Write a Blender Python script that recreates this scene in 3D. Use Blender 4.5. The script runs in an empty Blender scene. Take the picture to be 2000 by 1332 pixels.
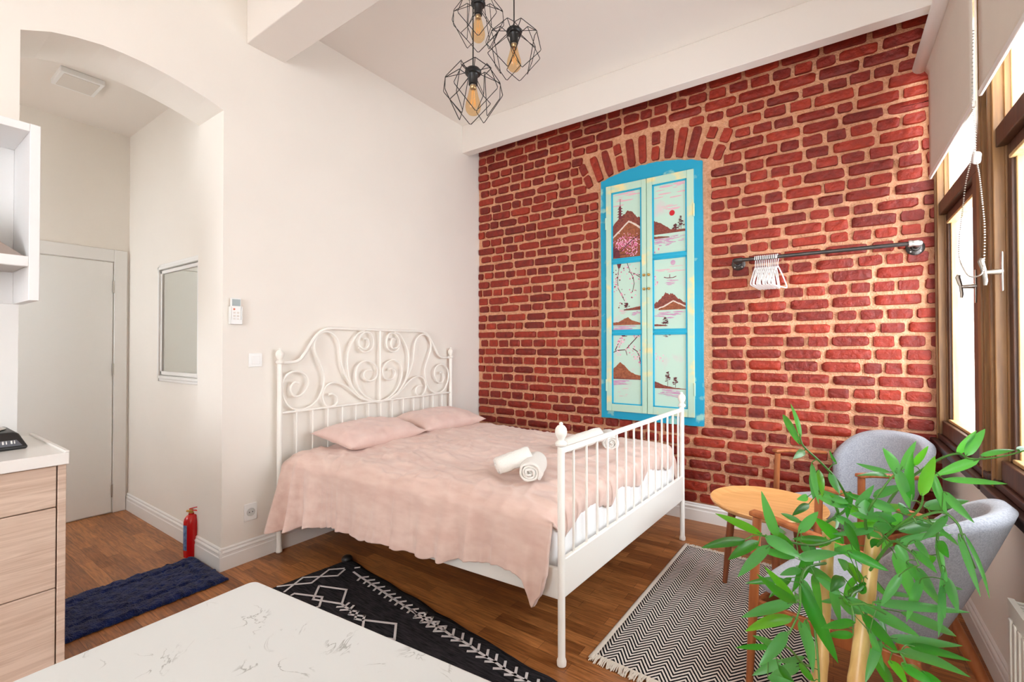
import bpy, bmesh, math, random
from mathutils import Vector, Matrix, noise
random.seed(7)
sc = bpy.context.scene
COL = sc.collection
PI = math.pi

# ------------------------------------------------------------------ camera
FPX, YAW, PITCH, ROLL = 895.46, 0.606815, 0.010954, -0.001349
CAMZ = 1.36
_f = Vector((-math.sin(YAW)*math.cos(PITCH), math.cos(YAW)*math.cos(PITCH), math.sin(PITCH)))
_r = Vector((math.cos(YAW), math.sin(YAW), 0)); _u = _r.cross(_f)
_r2 = _r*math.cos(ROLL) + _u*math.sin(ROLL); _u2 = _r2.cross(_f)
cam_d = bpy.data.cameras.new('camera'); cam = bpy.data.objects.new('camera', cam_d); COL.objects.link(cam)
cam_d.sensor_width = 36.0; cam_d.lens = FPX/2000*36.0; cam_d.clip_start = 0.02
cam.matrix_world = Matrix(((_r2.x, _u2.x, -_f.x, 0), (_r2.y, _u2.y, -_f.y, 0), (_r2.z, _u2.z, -_f.z, CAMZ), (0, 0, 0, 1)))
sc.camera = cam
CP = Vector((0, 0, CAMZ))
def ray(px, py): return _f + _r2*((px-1000)/FPX) - _u2*((py-666)/FPX)
def onz(px, py, z=0.0):
    d = ray(px, py); return CP + d*((z-CAMZ)/d.z)
def onx(px, py, x):
    d = ray(px, py); return CP + d*(x/d.x)
def ony(px, py, y):
    d = ray(px, py); return CP + d*(y/d.y)
def atd(px, py, dist): return CP + ray(px, py)*dist

# ------------------------------------------------------------------ light and exposure
W = bpy.data.worlds.new('daylight'); sc.world = W; W.use_nodes = True
bg = W.node_tree.nodes['Background']; bg.inputs[0].default_value = (0.91, 0.95, 1.0, 1); bg.inputs[1].default_value = 12.0
def area(name, loc, rot, sx, sy, power, col=(1, 1, 1), portal=False):
    l = bpy.data.lights.new(name, 'AREA'); l.shape = 'RECTANGLE'; l.size = sx; l.size_y = sy; l.energy = power; l.color = col
    if portal: l.cycles.is_portal = True
    o = bpy.data.objects.new(name, l); o.location = loc; o.rotation_euler = rot; COL.objects.link(o); return o
sc.view_settings.view_transform = 'Standard'; sc.view_settings.look = 'None'
sc.view_settings.exposure = 0.0; sc.view_settings.gamma = 1.0; sc.view_settings.use_curve_mapping = False
sc.cycles.use_denoising = True; sc.cycles.max_bounces = 10; sc.cycles.diffuse_bounces = 6
sc.cycles.transparent_max_bounces = 16; sc.cycles.sample_clamp_indirect = 8
sc.cycles.caustics_reflective = False; sc.cycles.caustics_refractive = False

# ------------------------------------------------------------------ mesh helpers
class MB:
    def __init__(s): s.v = []; s.f = []; s.m = []
    def add(s, vs, fs, mi=0):
        o = len(s.v); s.v += [tuple(p) for p in vs]
        s.f += [tuple(i+o for i in f) for f in fs]; s.m += [mi]*len(fs)
    def box(s, a, b, mi=0, M=None):
        x0, y0, z0 = a; x1, y1, z1 = b
        vs = [Vector((x, y, z)) for x in (x0, x1) for y in (y0, y1) for z in (z0, z1)]
        if M is not None: vs = [M @ p for p in vs]
        s.add(vs, [(0, 1, 3, 2), (4, 6, 7, 5), (0, 4, 5, 1), (2, 3, 7, 6), (0, 2, 6, 4), (1, 5, 7, 3)], mi)
    def beam(s, a, b, w, h, up=(0, 0, 1), mi=0):
        a = Vector(a); b = Vector(b); d = (b-a).normalized(); up = Vector(up)
        sd = d.cross(up).normalized(); up = sd.cross(d).normalized()
        vs = [p + sd*(i*w/2) + up*(j*h/2) for p in (a, b) for i in (-1, 1) for j in (-1, 1)]
        s.add(vs, [(0, 1, 3, 2), (4, 6, 7, 5), (0, 4, 5, 1), (2, 3, 7, 6), (0, 2, 6, 4), (1, 5, 7, 3)], mi)
    def tube(s, pts, r, seg=8, closed=False, mi=0, caps=True):
        P = [Vector(p) for p in pts]; n = len(P); R = r if isinstance(r, (list, tuple)) else [r]*n
        T = []
        for i in range(n):
            if closed: t = P[(i+1) % n]-P[i-1]
            else: t = P[min(i+1, n-1)]-P[max(i-1, 0)]
            T.append(t.normalized() if t.length > 1e-9 else Vector((0, 0, 1)))
        nrm = T[0].orthogonal().normalized(); vs = []
        for i in range(n):
            if i: nrm = (nrm - T[i]*nrm.dot(T[i]))
            if nrm.length < 1e-6: nrm = T[i].orthogonal()
            nrm.normalize(); bn = T[i].cross(nrm)
            for k in range(seg):
                a = 2*PI*k/seg; vs.append(P[i] + (nrm*math.cos(a)+bn*math.sin(a))*R[i])
        fs = []
        for i in range(n if closed else n-1):
            j = (i+1) % n
            for k in range(seg):
                l = (k+1) % seg; fs.append((i*seg+k, i*seg+l, j*seg+l, j*seg+k))
        if caps and not closed:
            fs.append(tuple(range(seg-1, -1, -1))); fs.append(tuple((n-1)*seg+k for k in range(seg)))
        s.add(vs, fs, mi)
    def lathe(s, prof, o=(0, 0, 0), seg=20, M=None, mi=0):
        o = Vector(o); vs = []; fs = []; n = len(prof)
        for (r, z) in prof:
            for k in range(seg):
                a = 2*PI*k/seg; p = Vector((r*math.cos(a), r*math.sin(a), z))
                if M is not None: p = M @ p
                vs.append(p+o)
        for i in range(n-1):
            for k in range(seg):
                l = (k+1) % seg; fs.append((i*seg+k, i*seg+l, (i+1)*seg+l, (i+1)*seg+k))
        fs.append(tuple(range(seg-1, -1, -1))); fs.append(tuple((n-1)*seg+k for k in range(seg)))
        s.add(vs, fs, mi)
    def prism(s, poly, ext, mi=0):
        n = len(poly); e = Vector(ext); P = [Vector(p) for p in poly]
        s.add(P+[p+e for p in P], [tuple(range(n-1, -1, -1)), tuple(range(n, 2*n))] + [(i, (i+1) % n, n+(i+1) % n, n+i) for i in range(n)], mi)
    def grid(s, fn, nu, nv, mi=0, cu=False):
        vs = [fn(i/nu, j/nv) for i in range(nu+(0 if cu else 1)) for j in range(nv+1)]
        fs = []; w = nv+1; N = nu if cu else nu+1
        for i in range(nu):
            for j in range(nv):
                a = i*w+j; b = ((i+1) % N)*w+j; fs.append((a, b, b+1, a+1))
        s.add(vs, fs, mi)
    def sphere(s, c, r, nu=12, nv=8, sc=(1, 1, 1), mi=0):
        c = Vector(c); prof = [(max(1e-4, r*math.sin(PI*j/nv)), -r*math.cos(PI*j/nv)) for j in range(nv+1)]
        s.lathe(prof, c, nu, Matrix.Diagonal(Vector(sc)), mi)
    def build(s, name, mats, parent=None, smooth=True, bevel=0, sub=0, solid=0, angle=40, recalc=True):
        me = bpy.data.meshes.new(name); me.from_pydata(s.v, [], s.f); me.validate()
        if not isinstance(mats, (list, tuple)): mats = [mats]
        for m in mats: me.materials.append(m)
        for p, mi in zip(me.polygons, s.m): p.material_index = mi
        if recalc: bm = bmesh.new(); bm.from_mesh(me); bmesh.ops.recalc_face_normals(bm, faces=bm.faces); bm.to_mesh(me); bm.free()
        o = bpy.data.objects.new(name, me); COL.objects.link(o)
        if smooth:
            for p in me.polygons: p.use_smooth = True
            me.set_sharp_from_angle(angle=math.radians(angle))
        if parent: o.parent = parent
        if solid: md = o.modifiers.new('solid', 'SOLIDIFY'); md.thickness = solid; md.offset = 0
        if bevel:
            md = o.modifiers.new('bevel', 'BEVEL'); md.width = bevel; md.segments = 2; md.limit_method = 'ANGLE'; md.angle_limit = math.radians(35)
        if sub: md = o.modifiers.new('sub', 'SUBSURF'); md.levels = sub; md.render_levels = sub
        return o
def tag(o, label, cat, group=None):
    o['label'] = label; o['category'] = cat
    if group: o['group'] = group
    return o
def thing(name, label, cat, loc=(0, 0, 0), rz=0, group=None):
    o = bpy.data.objects.new(name, None); o.empty_display_size = .1; COL.objects.link(o); o.location = loc; o.rotation_euler = (0, 0, rz)
    return tag(o, label, cat, group)
def struct(o): o['kind'] = 'structure'; return o
def copy_tree(o, loc, rz=None, label=None):
    c = o.copy(); COL.objects.link(c); c.location = loc
    if rz is not None: c.rotation_euler = (0, 0, rz)
    if label: c['label'] = label
    for ch in list(o.children):
        d = ch.copy(); COL.objects.link(d); d.parent = c
        for g in list(ch.children):
            e = g.copy(); COL.objects.link(e); e.parent = d
    return c
def spline(pts, n=8, closed=False):
    P = [Vector(p) for p in pts]; N = len(P); out = []
    for i in range(N if closed else N-1):
        if closed: p0, p1, p2, p3 = P[i-1], P[i], P[(i+1) % N], P[(i+2) % N]
        else: p0, p1, p2, p3 = P[max(i-1, 0)], P[i], P[i+1], P[min(i+2, N-1)]
        for k in range(n):
            t = k/n
            out.append(.5*((2*p1)+(p2-p0)*t+(2*p0-5*p1+4*p2-p3)*t*t+(3*p1-p0-3*p2+p3)*t**3))
    if not closed: out.append(P[-1])
    return out
def lerp(a, b, t): return a+(b-a)*t
def interp(xs, ys, x):
    if x <= xs[0]: return ys[0]
    for i in range(len(xs)-1):
        if x <= xs[i+1]:
            t = (x-xs[i])/(xs[i+1]-xs[i]); t = t*t*(3-2*t); return lerp(ys[i], ys[i+1], t)
    return ys[-1]
def sstep(a, b, x):
    t = min(1, max(0, (x-a)/(b-a))); return t*t*(3-2*t)
def ns(x, y, z=0): return noise.noise(Vector((x, y, z)))

# ------------------------------------------------------------------ materials
def srgb(r, g, b): return tuple(((c/255)/12.92 if c/255 <= .04045 else ((c/255+.055)/1.055)**2.4) for c in (r, g, b))+(1,)
def newmat(name):
    m = bpy.data.materials.new(name); m.use_nodes = True; nt = m.node_tree
    return m, nt, nt.nodes['Principled BSDF']
def N(nt, t, **kw):
    n = nt.nodes.new(t)
    for k, v in kw.items(): setattr(n, k, v)
    return n
def mat(name, c, rough=.5, metal=0, var=0, vscale=8, bump=0, bscale=60, spec=.5, stretch=None, sheen=0, c2=None, coat=0):
    m, nt, b = newmat(name); L = nt.links
    b.inputs['Base Color'].default_value = c; b.inputs['Roughness'].default_value = rough; b.inputs['Metallic'].default_value = metal
    b.inputs['Specular IOR Level'].default_value = spec; b.inputs['Sheen Weight'].default_value = sheen; b.inputs['Coat Weight'].default_value = coat
    tc = N(nt, 'ShaderNodeTexCoord'); mp = N(nt, 'ShaderNodeMapping'); L.new(tc.outputs['Object'], mp.inputs[0])
    if stretch: mp.inputs['Scale'].default_value = stretch
    if var or c2:
        no = N(nt, 'ShaderNodeTexNoise'); no.inputs['Scale'].default_value = vscale; no.inputs['Detail'].default_value = 6; L.new(mp.outputs[0], no.inputs[0])
        cr = N(nt, 'ShaderNodeValToRGB'); L.new(no.outputs['Fac'], cr.inputs[0]); L.new(cr.outputs[0], b.inputs['Base Color'])
        cr.color_ramp.elements[0].position = .32; cr.color_ramp.elements[1].position = .68
        if c2: lo, hi = c, c2
        else: lo = tuple(max(0, x*(1-var)) for x in c[:3])+(1,); hi = tuple(min(1, x*(1+var)) for x in c[:3])+(1,)
        cr.color_ramp.elements[0].color = lo; cr.color_ramp.elements[1].color = hi
    if bump:
        n2 = N(nt, 'ShaderNodeTexNoise'); n2.inputs['Scale'].default_value = bscale; n2.inputs['Detail'].default_value = 4; L.new(mp.outputs[0], n2.inputs[0])
        bp = N(nt, 'ShaderNodeBump'); bp.inputs['Strength'].default_value = bump; bp.inputs['Distance'].default_value = .01
        L.new(n2.outputs['Fac'], bp.inputs['Height']); L.new(bp.outputs[0], b.inputs['Normal'])
    return m
M_ = {}
M_['wall'] = mat('white plaster', srgb(240, 235, 227), .85, var=.015, vscale=2, bump=.03, bscale=30)
M_['wall_shaded'] = mat('shaded wall plaster', srgb(226, 215, 201), .85, var=.015, vscale=2)  # unused copy of the wall plaster, the hall's shade put into its colour
M_['ceil'] = mat('ceiling paint', srgb(236, 230, 223), .9)
M_['trimw'] = mat('white trim paint', srgb(238, 237, 234), .4)
M_['doorw'] = mat('white door laminate', srgb(238, 238, 235), .45)
M_['metalw'] = mat('cream white enamel', srgb(245, 243, 236), .32)
M_['steel'] = mat('brushed steel', srgb(190, 185, 178), .3, 1)
M_['pipe'] = mat('dark iron pipe', srgb(84, 80, 78), .35, .8, var=.15, vscale=20)
M_['pipelight'] = mat('bare steel fitting', srgb(200, 198, 195), .3, .9)
M_['black'] = mat('black plastic', srgb(22, 21, 22), .4)
M_['blackmetal'] = mat('black wire', srgb(28, 26, 26), .45, .3)
M_['plw'] = mat('white plastic', srgb(240, 240, 238), .35)
M_['grayscreen'] = mat('grey screen', srgb(150, 160, 158), .2)
M_['red'] = mat('red enamel', srgb(205, 8, 14), .25, coat=.3)
M_['brass'] = mat('brass', srgb(200, 160, 90), .3, 1)
M_['bluelabel'] = mat('blue label', srgb(40, 70, 130), .5, c2=srgb(120, 150, 190), vscale=40)
M_['sash'] = mat('dark stained sash wood', srgb(88, 54, 34), .45, c2=srgb(62, 36, 24), vscale=6, stretch=(8, 8, 1))
M_['sill'] = mat('dark brown sill', srgb(52, 34, 30), .4, var=.15)
M_['frame'] = mat('honey oak frame', srgb(150, 108, 62), .45, c2=srgb(112, 76, 42), vscale=5, stretch=(12, 12, .8))
M_['bead'] = mat('daylit glazing bead', srgb(214, 180, 128), .5, c2=srgb(190, 152, 100), vscale=5, stretch=(12, 12, .8))  # window light on the bead is put into this paler wood colour
M_['blind'] = mat('cream blind fabric', srgb(222, 214, 203), .9, var=.02, vscale=4, bump=.05, bscale=300)
M_['chain'] = mat('chain beads', srgb(190, 184, 176), .3, .5)
M_['pink'] = mat('blush linen', srgb(231, 204, 191), .95, c2=srgb(219, 186, 173), vscale=7, bump=.25, bscale=500, stretch=(1, 3, 3), sheen=.3)
M_['pinkp'] = mat('blush pillow linen', srgb(232, 205, 195), .95, c2=srgb(223, 191, 181), vscale=9, bump=.25, bscale=500, sheen=.3)
M_['sheet'] = mat('white cotton sheet', srgb(240, 240, 240), .9, bump=.1, bscale=40)
M_['towel'] = mat('white terry', srgb(246, 243, 236), 1, bump=.6, bscale=260, sheen=.3)
M_['navy'] = mat('navy shag', srgb(8, 17, 58), 1, c2=srgb(24, 42, 98), vscale=26, bump=1, bscale=180, sheen=.2, spec=.1)
M_['rugblack'] = mat('charcoal woven rug', srgb(22, 20, 22), 1, c2=srgb(58, 55, 58), vscale=30, stretch=(.6, 6, 1), bump=.5, bscale=200, spec=.1)
M_['rugwhite'] = mat('cream rug yarn', srgb(206, 200, 200), 1, bump=.4, bscale=300, spec=.1)
M_['fringe'] = mat('cream fringe', srgb(226, 216, 202), 1, bump=.5, bscale=300, spec=.1)
M_['grayfab'] = mat('grey marl fabric', srgb(172, 174, 182), .95, c2=srgb(142, 145, 154), vscale=160, bump=.4, bscale=350, sheen=.3)
M_['teak'] = mat('orange teak', srgb(176, 106, 60), .4, c2=srgb(146, 80, 42), vscale=6, stretch=(6, 6, 1))
M_['tabletop'] = mat('light beech veneer', srgb(224, 170, 110), .35, c2=srgb(206, 148, 88), vscale=5, stretch=(1, 9, 1))
M_['walnut'] = mat('brown table leg', srgb(140, 78, 46), .4, c2=srgb(112, 60, 34), vscale=6, stretch=(6, 6, 1))
M_['oak'] = None
M_['stalk'] = mat('pale bamboo', srgb(226, 188, 124), .35, c2=srgb(204, 160, 96), vscale=9, stretch=(6, 6, 1.2))
M_['stem'] = mat('green stem', srgb(78, 132, 52), .5, var=.2)
M_['pot'] = mat('grey pot', srgb(120, 118, 116), .6, var=.1)
M_['soil'] = mat('soil', srgb(60, 45, 35), 1, var=.3, vscale=60)
M_['rad'] = mat('radiator enamel', srgb(228, 222, 212), .35)
M_['tile'] = mat('gloss white tile', srgb(236, 236, 234), .12)
M_['worktop'] = mat('white worktop', srgb(240, 238, 234), .2)
M_['hood'] = mat('satin hood metal', srgb(176, 165, 158), .35, .6)
M_['cabw'] = mat('white cabinet board', srgb(242, 242, 242), .35)
M_['mirror'] = mat('mirror', (.9, .93, .9, 1), .02, 1)
M_['diff'] = mat('frosted diffuser', srgb(222, 216, 208), .5)
M_['turq'] = None

def m_oak():
    m, nt, b = newmat('grey oak laminate'); L = nt.links
    tc = N(nt, 'ShaderNodeTexCoord'); mp = N(nt, 'ShaderNodeMapping'); mp.inputs['Scale'].default_value = (3, 1.2, 14); L.new(tc.outputs['Object'], mp.inputs[0])
    n1 = N(nt, 'ShaderNodeTexNoise'); n1.inputs['Scale'].default_value = 3; n1.inputs['Detail'].default_value = 8; n1.inputs['Distortion'].default_value = 1.2; L.new(mp.outputs[0], n1.inputs[0])
    mp2 = N(nt, 'ShaderNodeMapping'); mp2.inputs['Scale'].default_value = (3, 2.2, 200); L.new(tc.outputs['Object'], mp2.inputs[0])
    n2 = N(nt, 'ShaderNodeTexNoise'); n2.inputs['Scale'].default_value = 2; n2.inputs['Detail'].default_value = 3; L.new(mp2.outputs[0], n2.inputs[0])
    mx = N(nt, 'ShaderNodeMix', data_type='FLOAT'); mx.inputs[0].default_value = .35; L.new(n1.outputs['Fac'], mx.inputs[2]); L.new(n2.outputs['Fac'], mx.inputs[3])
    cr = N(nt, 'ShaderNodeValToRGB'); L.new(mx.outputs[0], cr.inputs[0]); L.new(cr.outputs[0], b.inputs['Base Color'])
    cr.color_ramp.elements[0].position = .36; cr.color_ramp.elements[0].color = srgb(196, 170, 150)
    cr.color_ramp.elements[1].position = .62; cr.color_ramp.elements[1].color = srgb(222, 201, 183)
    b.inputs['Roughness'].default_value = .5; return m
M_['oak'] = m_oak()
def m_floor():
    m, nt, b = newmat('brown strip parquet'); L = nt.links
    tc = N(nt, 'ShaderNodeTexCoord'); br = N(nt, 'ShaderNodeTexBrick'); L.new(tc.outputs['Object'], br.inputs[0])
    br.offset = .37; br.inputs['Scale'].default_value = 1; br.inputs['Brick Width'].default_value = .46; br.inputs['Row Height'].default_value = .068
    br.inputs['Mortar Size'].default_value = .0008; br.inputs['Mortar Smooth'].default_value = .3
    br.inputs['Color1'].default_value = srgb(182, 122, 70); br.inputs['Color2'].default_value = srgb(136, 84, 44); br.inputs['Mortar'].default_value = srgb(66, 36, 20)
    mp = N(nt, 'ShaderNodeMapping'); mp.inputs['Scale'].default_value = (2.2, 26, 1); L.new(tc.outputs['Object'], mp.inputs[0])
    n1 = N(nt, 'ShaderNodeTexNoise'); n1.inputs['Scale'].default_value = 3.5; n1.inputs['Detail'].default_value = 8; n1.inputs['Distortion'].default_value = .8; L.new(mp.outputs[0], n1.inputs[0])
    n3 = N(nt, 'ShaderNodeTexNoise'); n3.inputs['Scale'].default_value = 1.6; n3.inputs['Detail'].default_value = 3; L.new(tc.outputs['Object'], n3.inputs[0])
    cr = N(nt, 'ShaderNodeValToRGB'); L.new(n1.outputs['Fac'], cr.inputs[0])
    cr.color_ramp.elements[0].position = .3; cr.color_ramp.elements[0].color = (.55, .5, .46, 1)
    cr.color_ramp.elements[1].position = .7; cr.color_ramp.elements[1].color = (1.25, 1.2, 1.15, 1)
    mx = N(nt, 'ShaderNodeMix', data_type='RGBA', blend_type='MULTIPLY'); mx.inputs[0].default_value = 1; L.new(br.outputs['Color'], mx.inputs[6]); L.new(cr.outputs[0], mx.inputs[7])
    L.new(mx.outputs[2], b.inputs['Base Color']); b.inputs['Roughness'].default_value = .38
    bp = N(nt, 'ShaderNodeBump'); bp.inputs['Strength'].default_value = .12; bp.inputs['Distance'].default_value = .004; L.new(n1.outputs['Fac'], bp.inputs['Height']); L.new(bp.outputs[0], b.inputs['Normal'])
    return m
M_['floor'] = m_floor()
def m_brick():
    m, nt, b = newmat('painted red brick'); L = nt.links
    tc = N(nt, 'ShaderNodeTexCoord'); ge = N(nt, 'ShaderNodeNewGeometry')
    cr = N(nt, 'ShaderNodeValToRGB'); L.new(ge.outputs['Random Per Island'], cr.inputs[0])
    e = cr.color_ramp.elements; e[0].color = srgb(116, 24, 8); e[1].color = srgb(160, 46, 20); k = e.new(.5); k.color = srgb(138, 33, 13)
    n1 = N(nt, 'ShaderNodeTexNoise'); n1.inputs['Scale'].default_value = 24; n1.inputs['Detail'].default_value = 8; L.new(tc.outputs['Object'], n1.inputs[0])
    r2 = N(nt, 'ShaderNodeValToRGB'); L.new(n1.outputs['Fac'], r2.inputs[0]); r2.color_ramp.elements[0].position = .3; r2.color_ramp.elements[1].position = .72
    r2.color_ramp.elements[0].color = (.72, .68, .68, 1); r2.color_ramp.elements[1].color = (1.2, 1.2, 1.2, 1)
    mx = N(nt, 'ShaderNodeMix', data_type='RGBA', blend_type='MULTIPLY'); mx.inputs[0].default_value = 1; L.new(cr.outputs[0], mx.inputs[6]); L.new(r2.outputs[0], mx.inputs[7])
    L.new(mx.outputs[2], b.inputs['Base Color']); b.inputs['Roughness'].default_value = .55
    bp = N(nt, 'ShaderNodeBump'); bp.inputs['Strength'].default_value = 1; bp.inputs['Distance'].default_value = .014; L.new(n1.outputs['Fac'], bp.inputs['Height']); L.new(bp.outputs[0], b.inputs['Normal'])
    return m
M_['brick'] = m_brick()
M_['mortar'] = mat('peach mortar', srgb(234, 180, 144), .95, c2=srgb(214, 152, 114), vscale=40, bump=1, bscale=90)
def m_marble():
    m, nt, b = newmat('white quartz with grey veins'); L = nt.links
    tc = N(nt, 'ShaderNodeTexCoord')
    n1 = N(nt, 'ShaderNodeTexNoise'); n1.inputs['Scale'].default_value = 9; n1.inputs['Detail'].default_value = 6; n1.inputs['Distortion'].default_value = 1.4; L.new(tc.outputs['Object'], n1.inputs[0])
    cr = N(nt, 'ShaderNodeValToRGB'); L.new(n1.outputs['Fac'], cr.inputs[0]); e = cr.color_ramp.elements
    e[0].position = .485; e[0].color = (0, 0, 0, 1); e[1].position = .515; e[1].color = (0, 0, 0, 1); k = e.new(.5); k.color = (1, 1, 1, 1)
    n2 = N(nt, 'ShaderNodeTexNoise'); n2.inputs['Scale'].default_value = 14; n2.inputs['Detail'].default_value = 2; L.new(tc.outputs['Object'], n2.inputs[0])
    c2 = N(nt, 'ShaderNodeValToRGB'); L.new(n2.outputs['Fac'], c2.inputs[0]); c2.color_ramp.elements[0].position = .54; c2.color_ramp.elements[1].position = .68
    mu = N(nt, 'ShaderNodeMath', operation='MULTIPLY'); L.new(cr.outputs[0], mu.inputs[0]); L.new(c2.outputs[0], mu.inputs[1])
    mx = N(nt, 'ShaderNodeMix', data_type='RGBA'); L.new(mu.outputs[0], mx.inputs[0]); mx.inputs[6].default_value = srgb(216, 219, 218); mx.inputs[7].default_value = srgb(150, 152, 148)
    L.new(mx.outputs[2], b.inputs['Base Color']); b.inputs['Roughness'].default_value = .3; return m
M_['marble'] = m_marble()
def m_chevron():
    m, nt, b = newmat('black and cream zigzag weave'); L = nt.links
    tc = N(nt, 'ShaderNodeTexCoord'); sp = N(nt, 'ShaderNodeSeparateXYZ'); L.new(tc.outputs['Object'], sp.inputs[0])
    pp = N(nt, 'ShaderNodeMath', operation='PINGPONG'); L.new(sp.outputs[0], pp.inputs[0]); pp.inputs[1].default_value = .047
    n0 = N(nt, 'ShaderNodeTexNoise'); n0.inputs['Scale'].default_value = 45; L.new(tc.outputs['Object'], n0.inputs[0])
    wob = N(nt, 'ShaderNodeMath', operation='MULTIPLY'); L.new(n0.outputs['Fac'], wob.inputs[0]); wob.inputs[1].default_value = .004
    a1 = N(nt, 'ShaderNodeMath', operation='MULTIPLY_ADD'); L.new(pp.outputs[0], a1.inputs[0]); a1.inputs[1].default_value = 1.35; L.new(sp.outputs[1], a1.inputs[2])
    a2 = N(nt, 'ShaderNodeMath', operation='ADD'); L.new(a1.outputs[0], a2.inputs[0]); L.new(wob.outputs[0], a2.inputs[1])
    fr = N(nt, 'ShaderNodeMath', operation='PINGPONG'); L.new(a2.outputs[0], fr.inputs[0]); fr.inputs[1].default_value = .0125
    gt = N(nt, 'ShaderNodeMath', operation='GREATER_THAN'); L.new(fr.outputs[0], gt.inputs[0]); gt.inputs[1].default_value = .0063
    mx = N(nt, 'ShaderNodeMix', data_type='RGBA'); L.new(gt.outputs[0], mx.inputs[0]); mx.inputs[6].default_value = srgb(24, 22, 26); mx.inputs[7].default_value = srgb(224, 214, 206)
    L.new(mx.outputs[2], b.inputs['Base Color']); b.inputs['Roughness'].default_value = 1; b.inputs['Specular IOR Level'].default_value = .1
    return m
M_['chevron'] = m_chevron()
def m_patchy(name, ca, cb, lo, hi, scale):
    m, nt, b = newmat(name); L = nt.links
    tc = N(nt, 'ShaderNodeTexCoord'); n1 = N(nt, 'ShaderNodeTexNoise'); n1.inputs['Scale'].default_value = scale; n1.inputs['Detail'].default_value = 7; L.new(tc.outputs['Object'], n1.inputs[0])
    cr = N(nt, 'ShaderNodeValToRGB'); L.new(n1.outputs['Fac'], cr.inputs[0]); e = cr.color_ramp.elements
    e[0].position = lo; e[0].color = ca; e[1].position = hi; e[1].color = cb; L.new(cr.outputs[0], b.inputs['Base Color']); b.inputs['Roughness'].default_value = .55; return m
M_['turq'] = m_patchy('turquoise brush paint', srgb(0, 158, 196), srgb(150, 206, 198), .60, .68, 8)
M_['turq2'] = mat('turquoise bead paint', srgb(10, 168, 204), .5)
M_['mint'] = m_patchy('mint brush paint', srgb(186, 218, 198), srgb(230, 220, 164), .54, .64, 6)
M_['mintpale'] = m_patchy('mint canvas', srgb(190, 220, 204), srgb(216, 196, 200), .6, .78, 5)
M_['mountain'] = mat('painted brown', srgb(150, 78, 62), .7, c2=srgb(108, 48, 42), vscale=60, stretch=(1, 1, 2.4))
M_['mountain2'] = mat('painted ochre brown', srgb(168, 98, 64), .7, c2=srgb(130, 70, 46), vscale=60)
M_['plum'] = mat('painted plum', srgb(112, 44, 56), .7)
M_['branchp'] = mat('painted dark twig', srgb(92, 40, 46), .7)
M_['mauve'] = mat('painted mauve water', srgb(190, 140, 180), .7, c2=srgb(206, 176, 190), vscale=30, stretch=(1, 1, 6))
M_['rose'] = mat('painted rose cloud', srgb(226, 178, 190), .7)
M_['blossom'] = mat('painted pink blossom', srgb(226, 116, 160), .7)
M_['blossom2'] = mat('painted pale blossom', srgb(240, 190, 208), .7)
M_['sunred'] = mat('painted red sun', srgb(198, 16, 34), .6)
M_['snow'] = mat('painted pale ridge', srgb(222, 206, 192), .7)
def m_glass(name, col, gl=.12):
    m, nt, b = newmat(name); L = nt.links; nt.nodes.remove(b); out = nt.nodes['Material Output']
    t = N(nt, 'ShaderNodeBsdfTransparent'); t.inputs[0].default_value = col
    g = N(nt, 'ShaderNodeBsdfGlossy'); g.inputs['Roughness'].default_value = .03
    lw = N(nt, 'ShaderNodeLayerWeight'); lw.inputs[0].default_value = .5; mx = N(nt, 'ShaderNodeMixShader')
    pw_ = N(nt, 'ShaderNodeMath', operation='POWER'); L.new(lw.outputs['Facing'], pw_.inputs[0]); pw_.inputs[1].default_value = 4
    ma_ = N(nt, 'ShaderNodeMath', operation='MULTIPLY_ADD'); L.new(pw_.outputs[0], ma_.inputs[0]); ma_.inputs[1].default_value = gl*2; ma_.inputs[2].default_value = .03
    L.new(ma_.outputs[0], mx.inputs[0]); L.new(t.outputs[0], mx.inputs[1]); L.new(g.outputs[0], mx.inputs[2]); L.new(mx.outputs[0], out.inputs[0]); return m
M_['glass'] = m_glass('window glass', (.97, .98, .98, 1), .1)
M_['amber'] = m_glass('amber bulb glass', srgb(252, 236, 208), .12)
m, nt, b = newmat('glowing filament'); b.inputs['Base Color'].default_value = srgb(255, 200, 120); b.inputs['Emission Color'].default_value = (1, .7, .4, 1); b.inputs['Emission Strength'].default_value = .12; M_['filament'] = m
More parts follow.
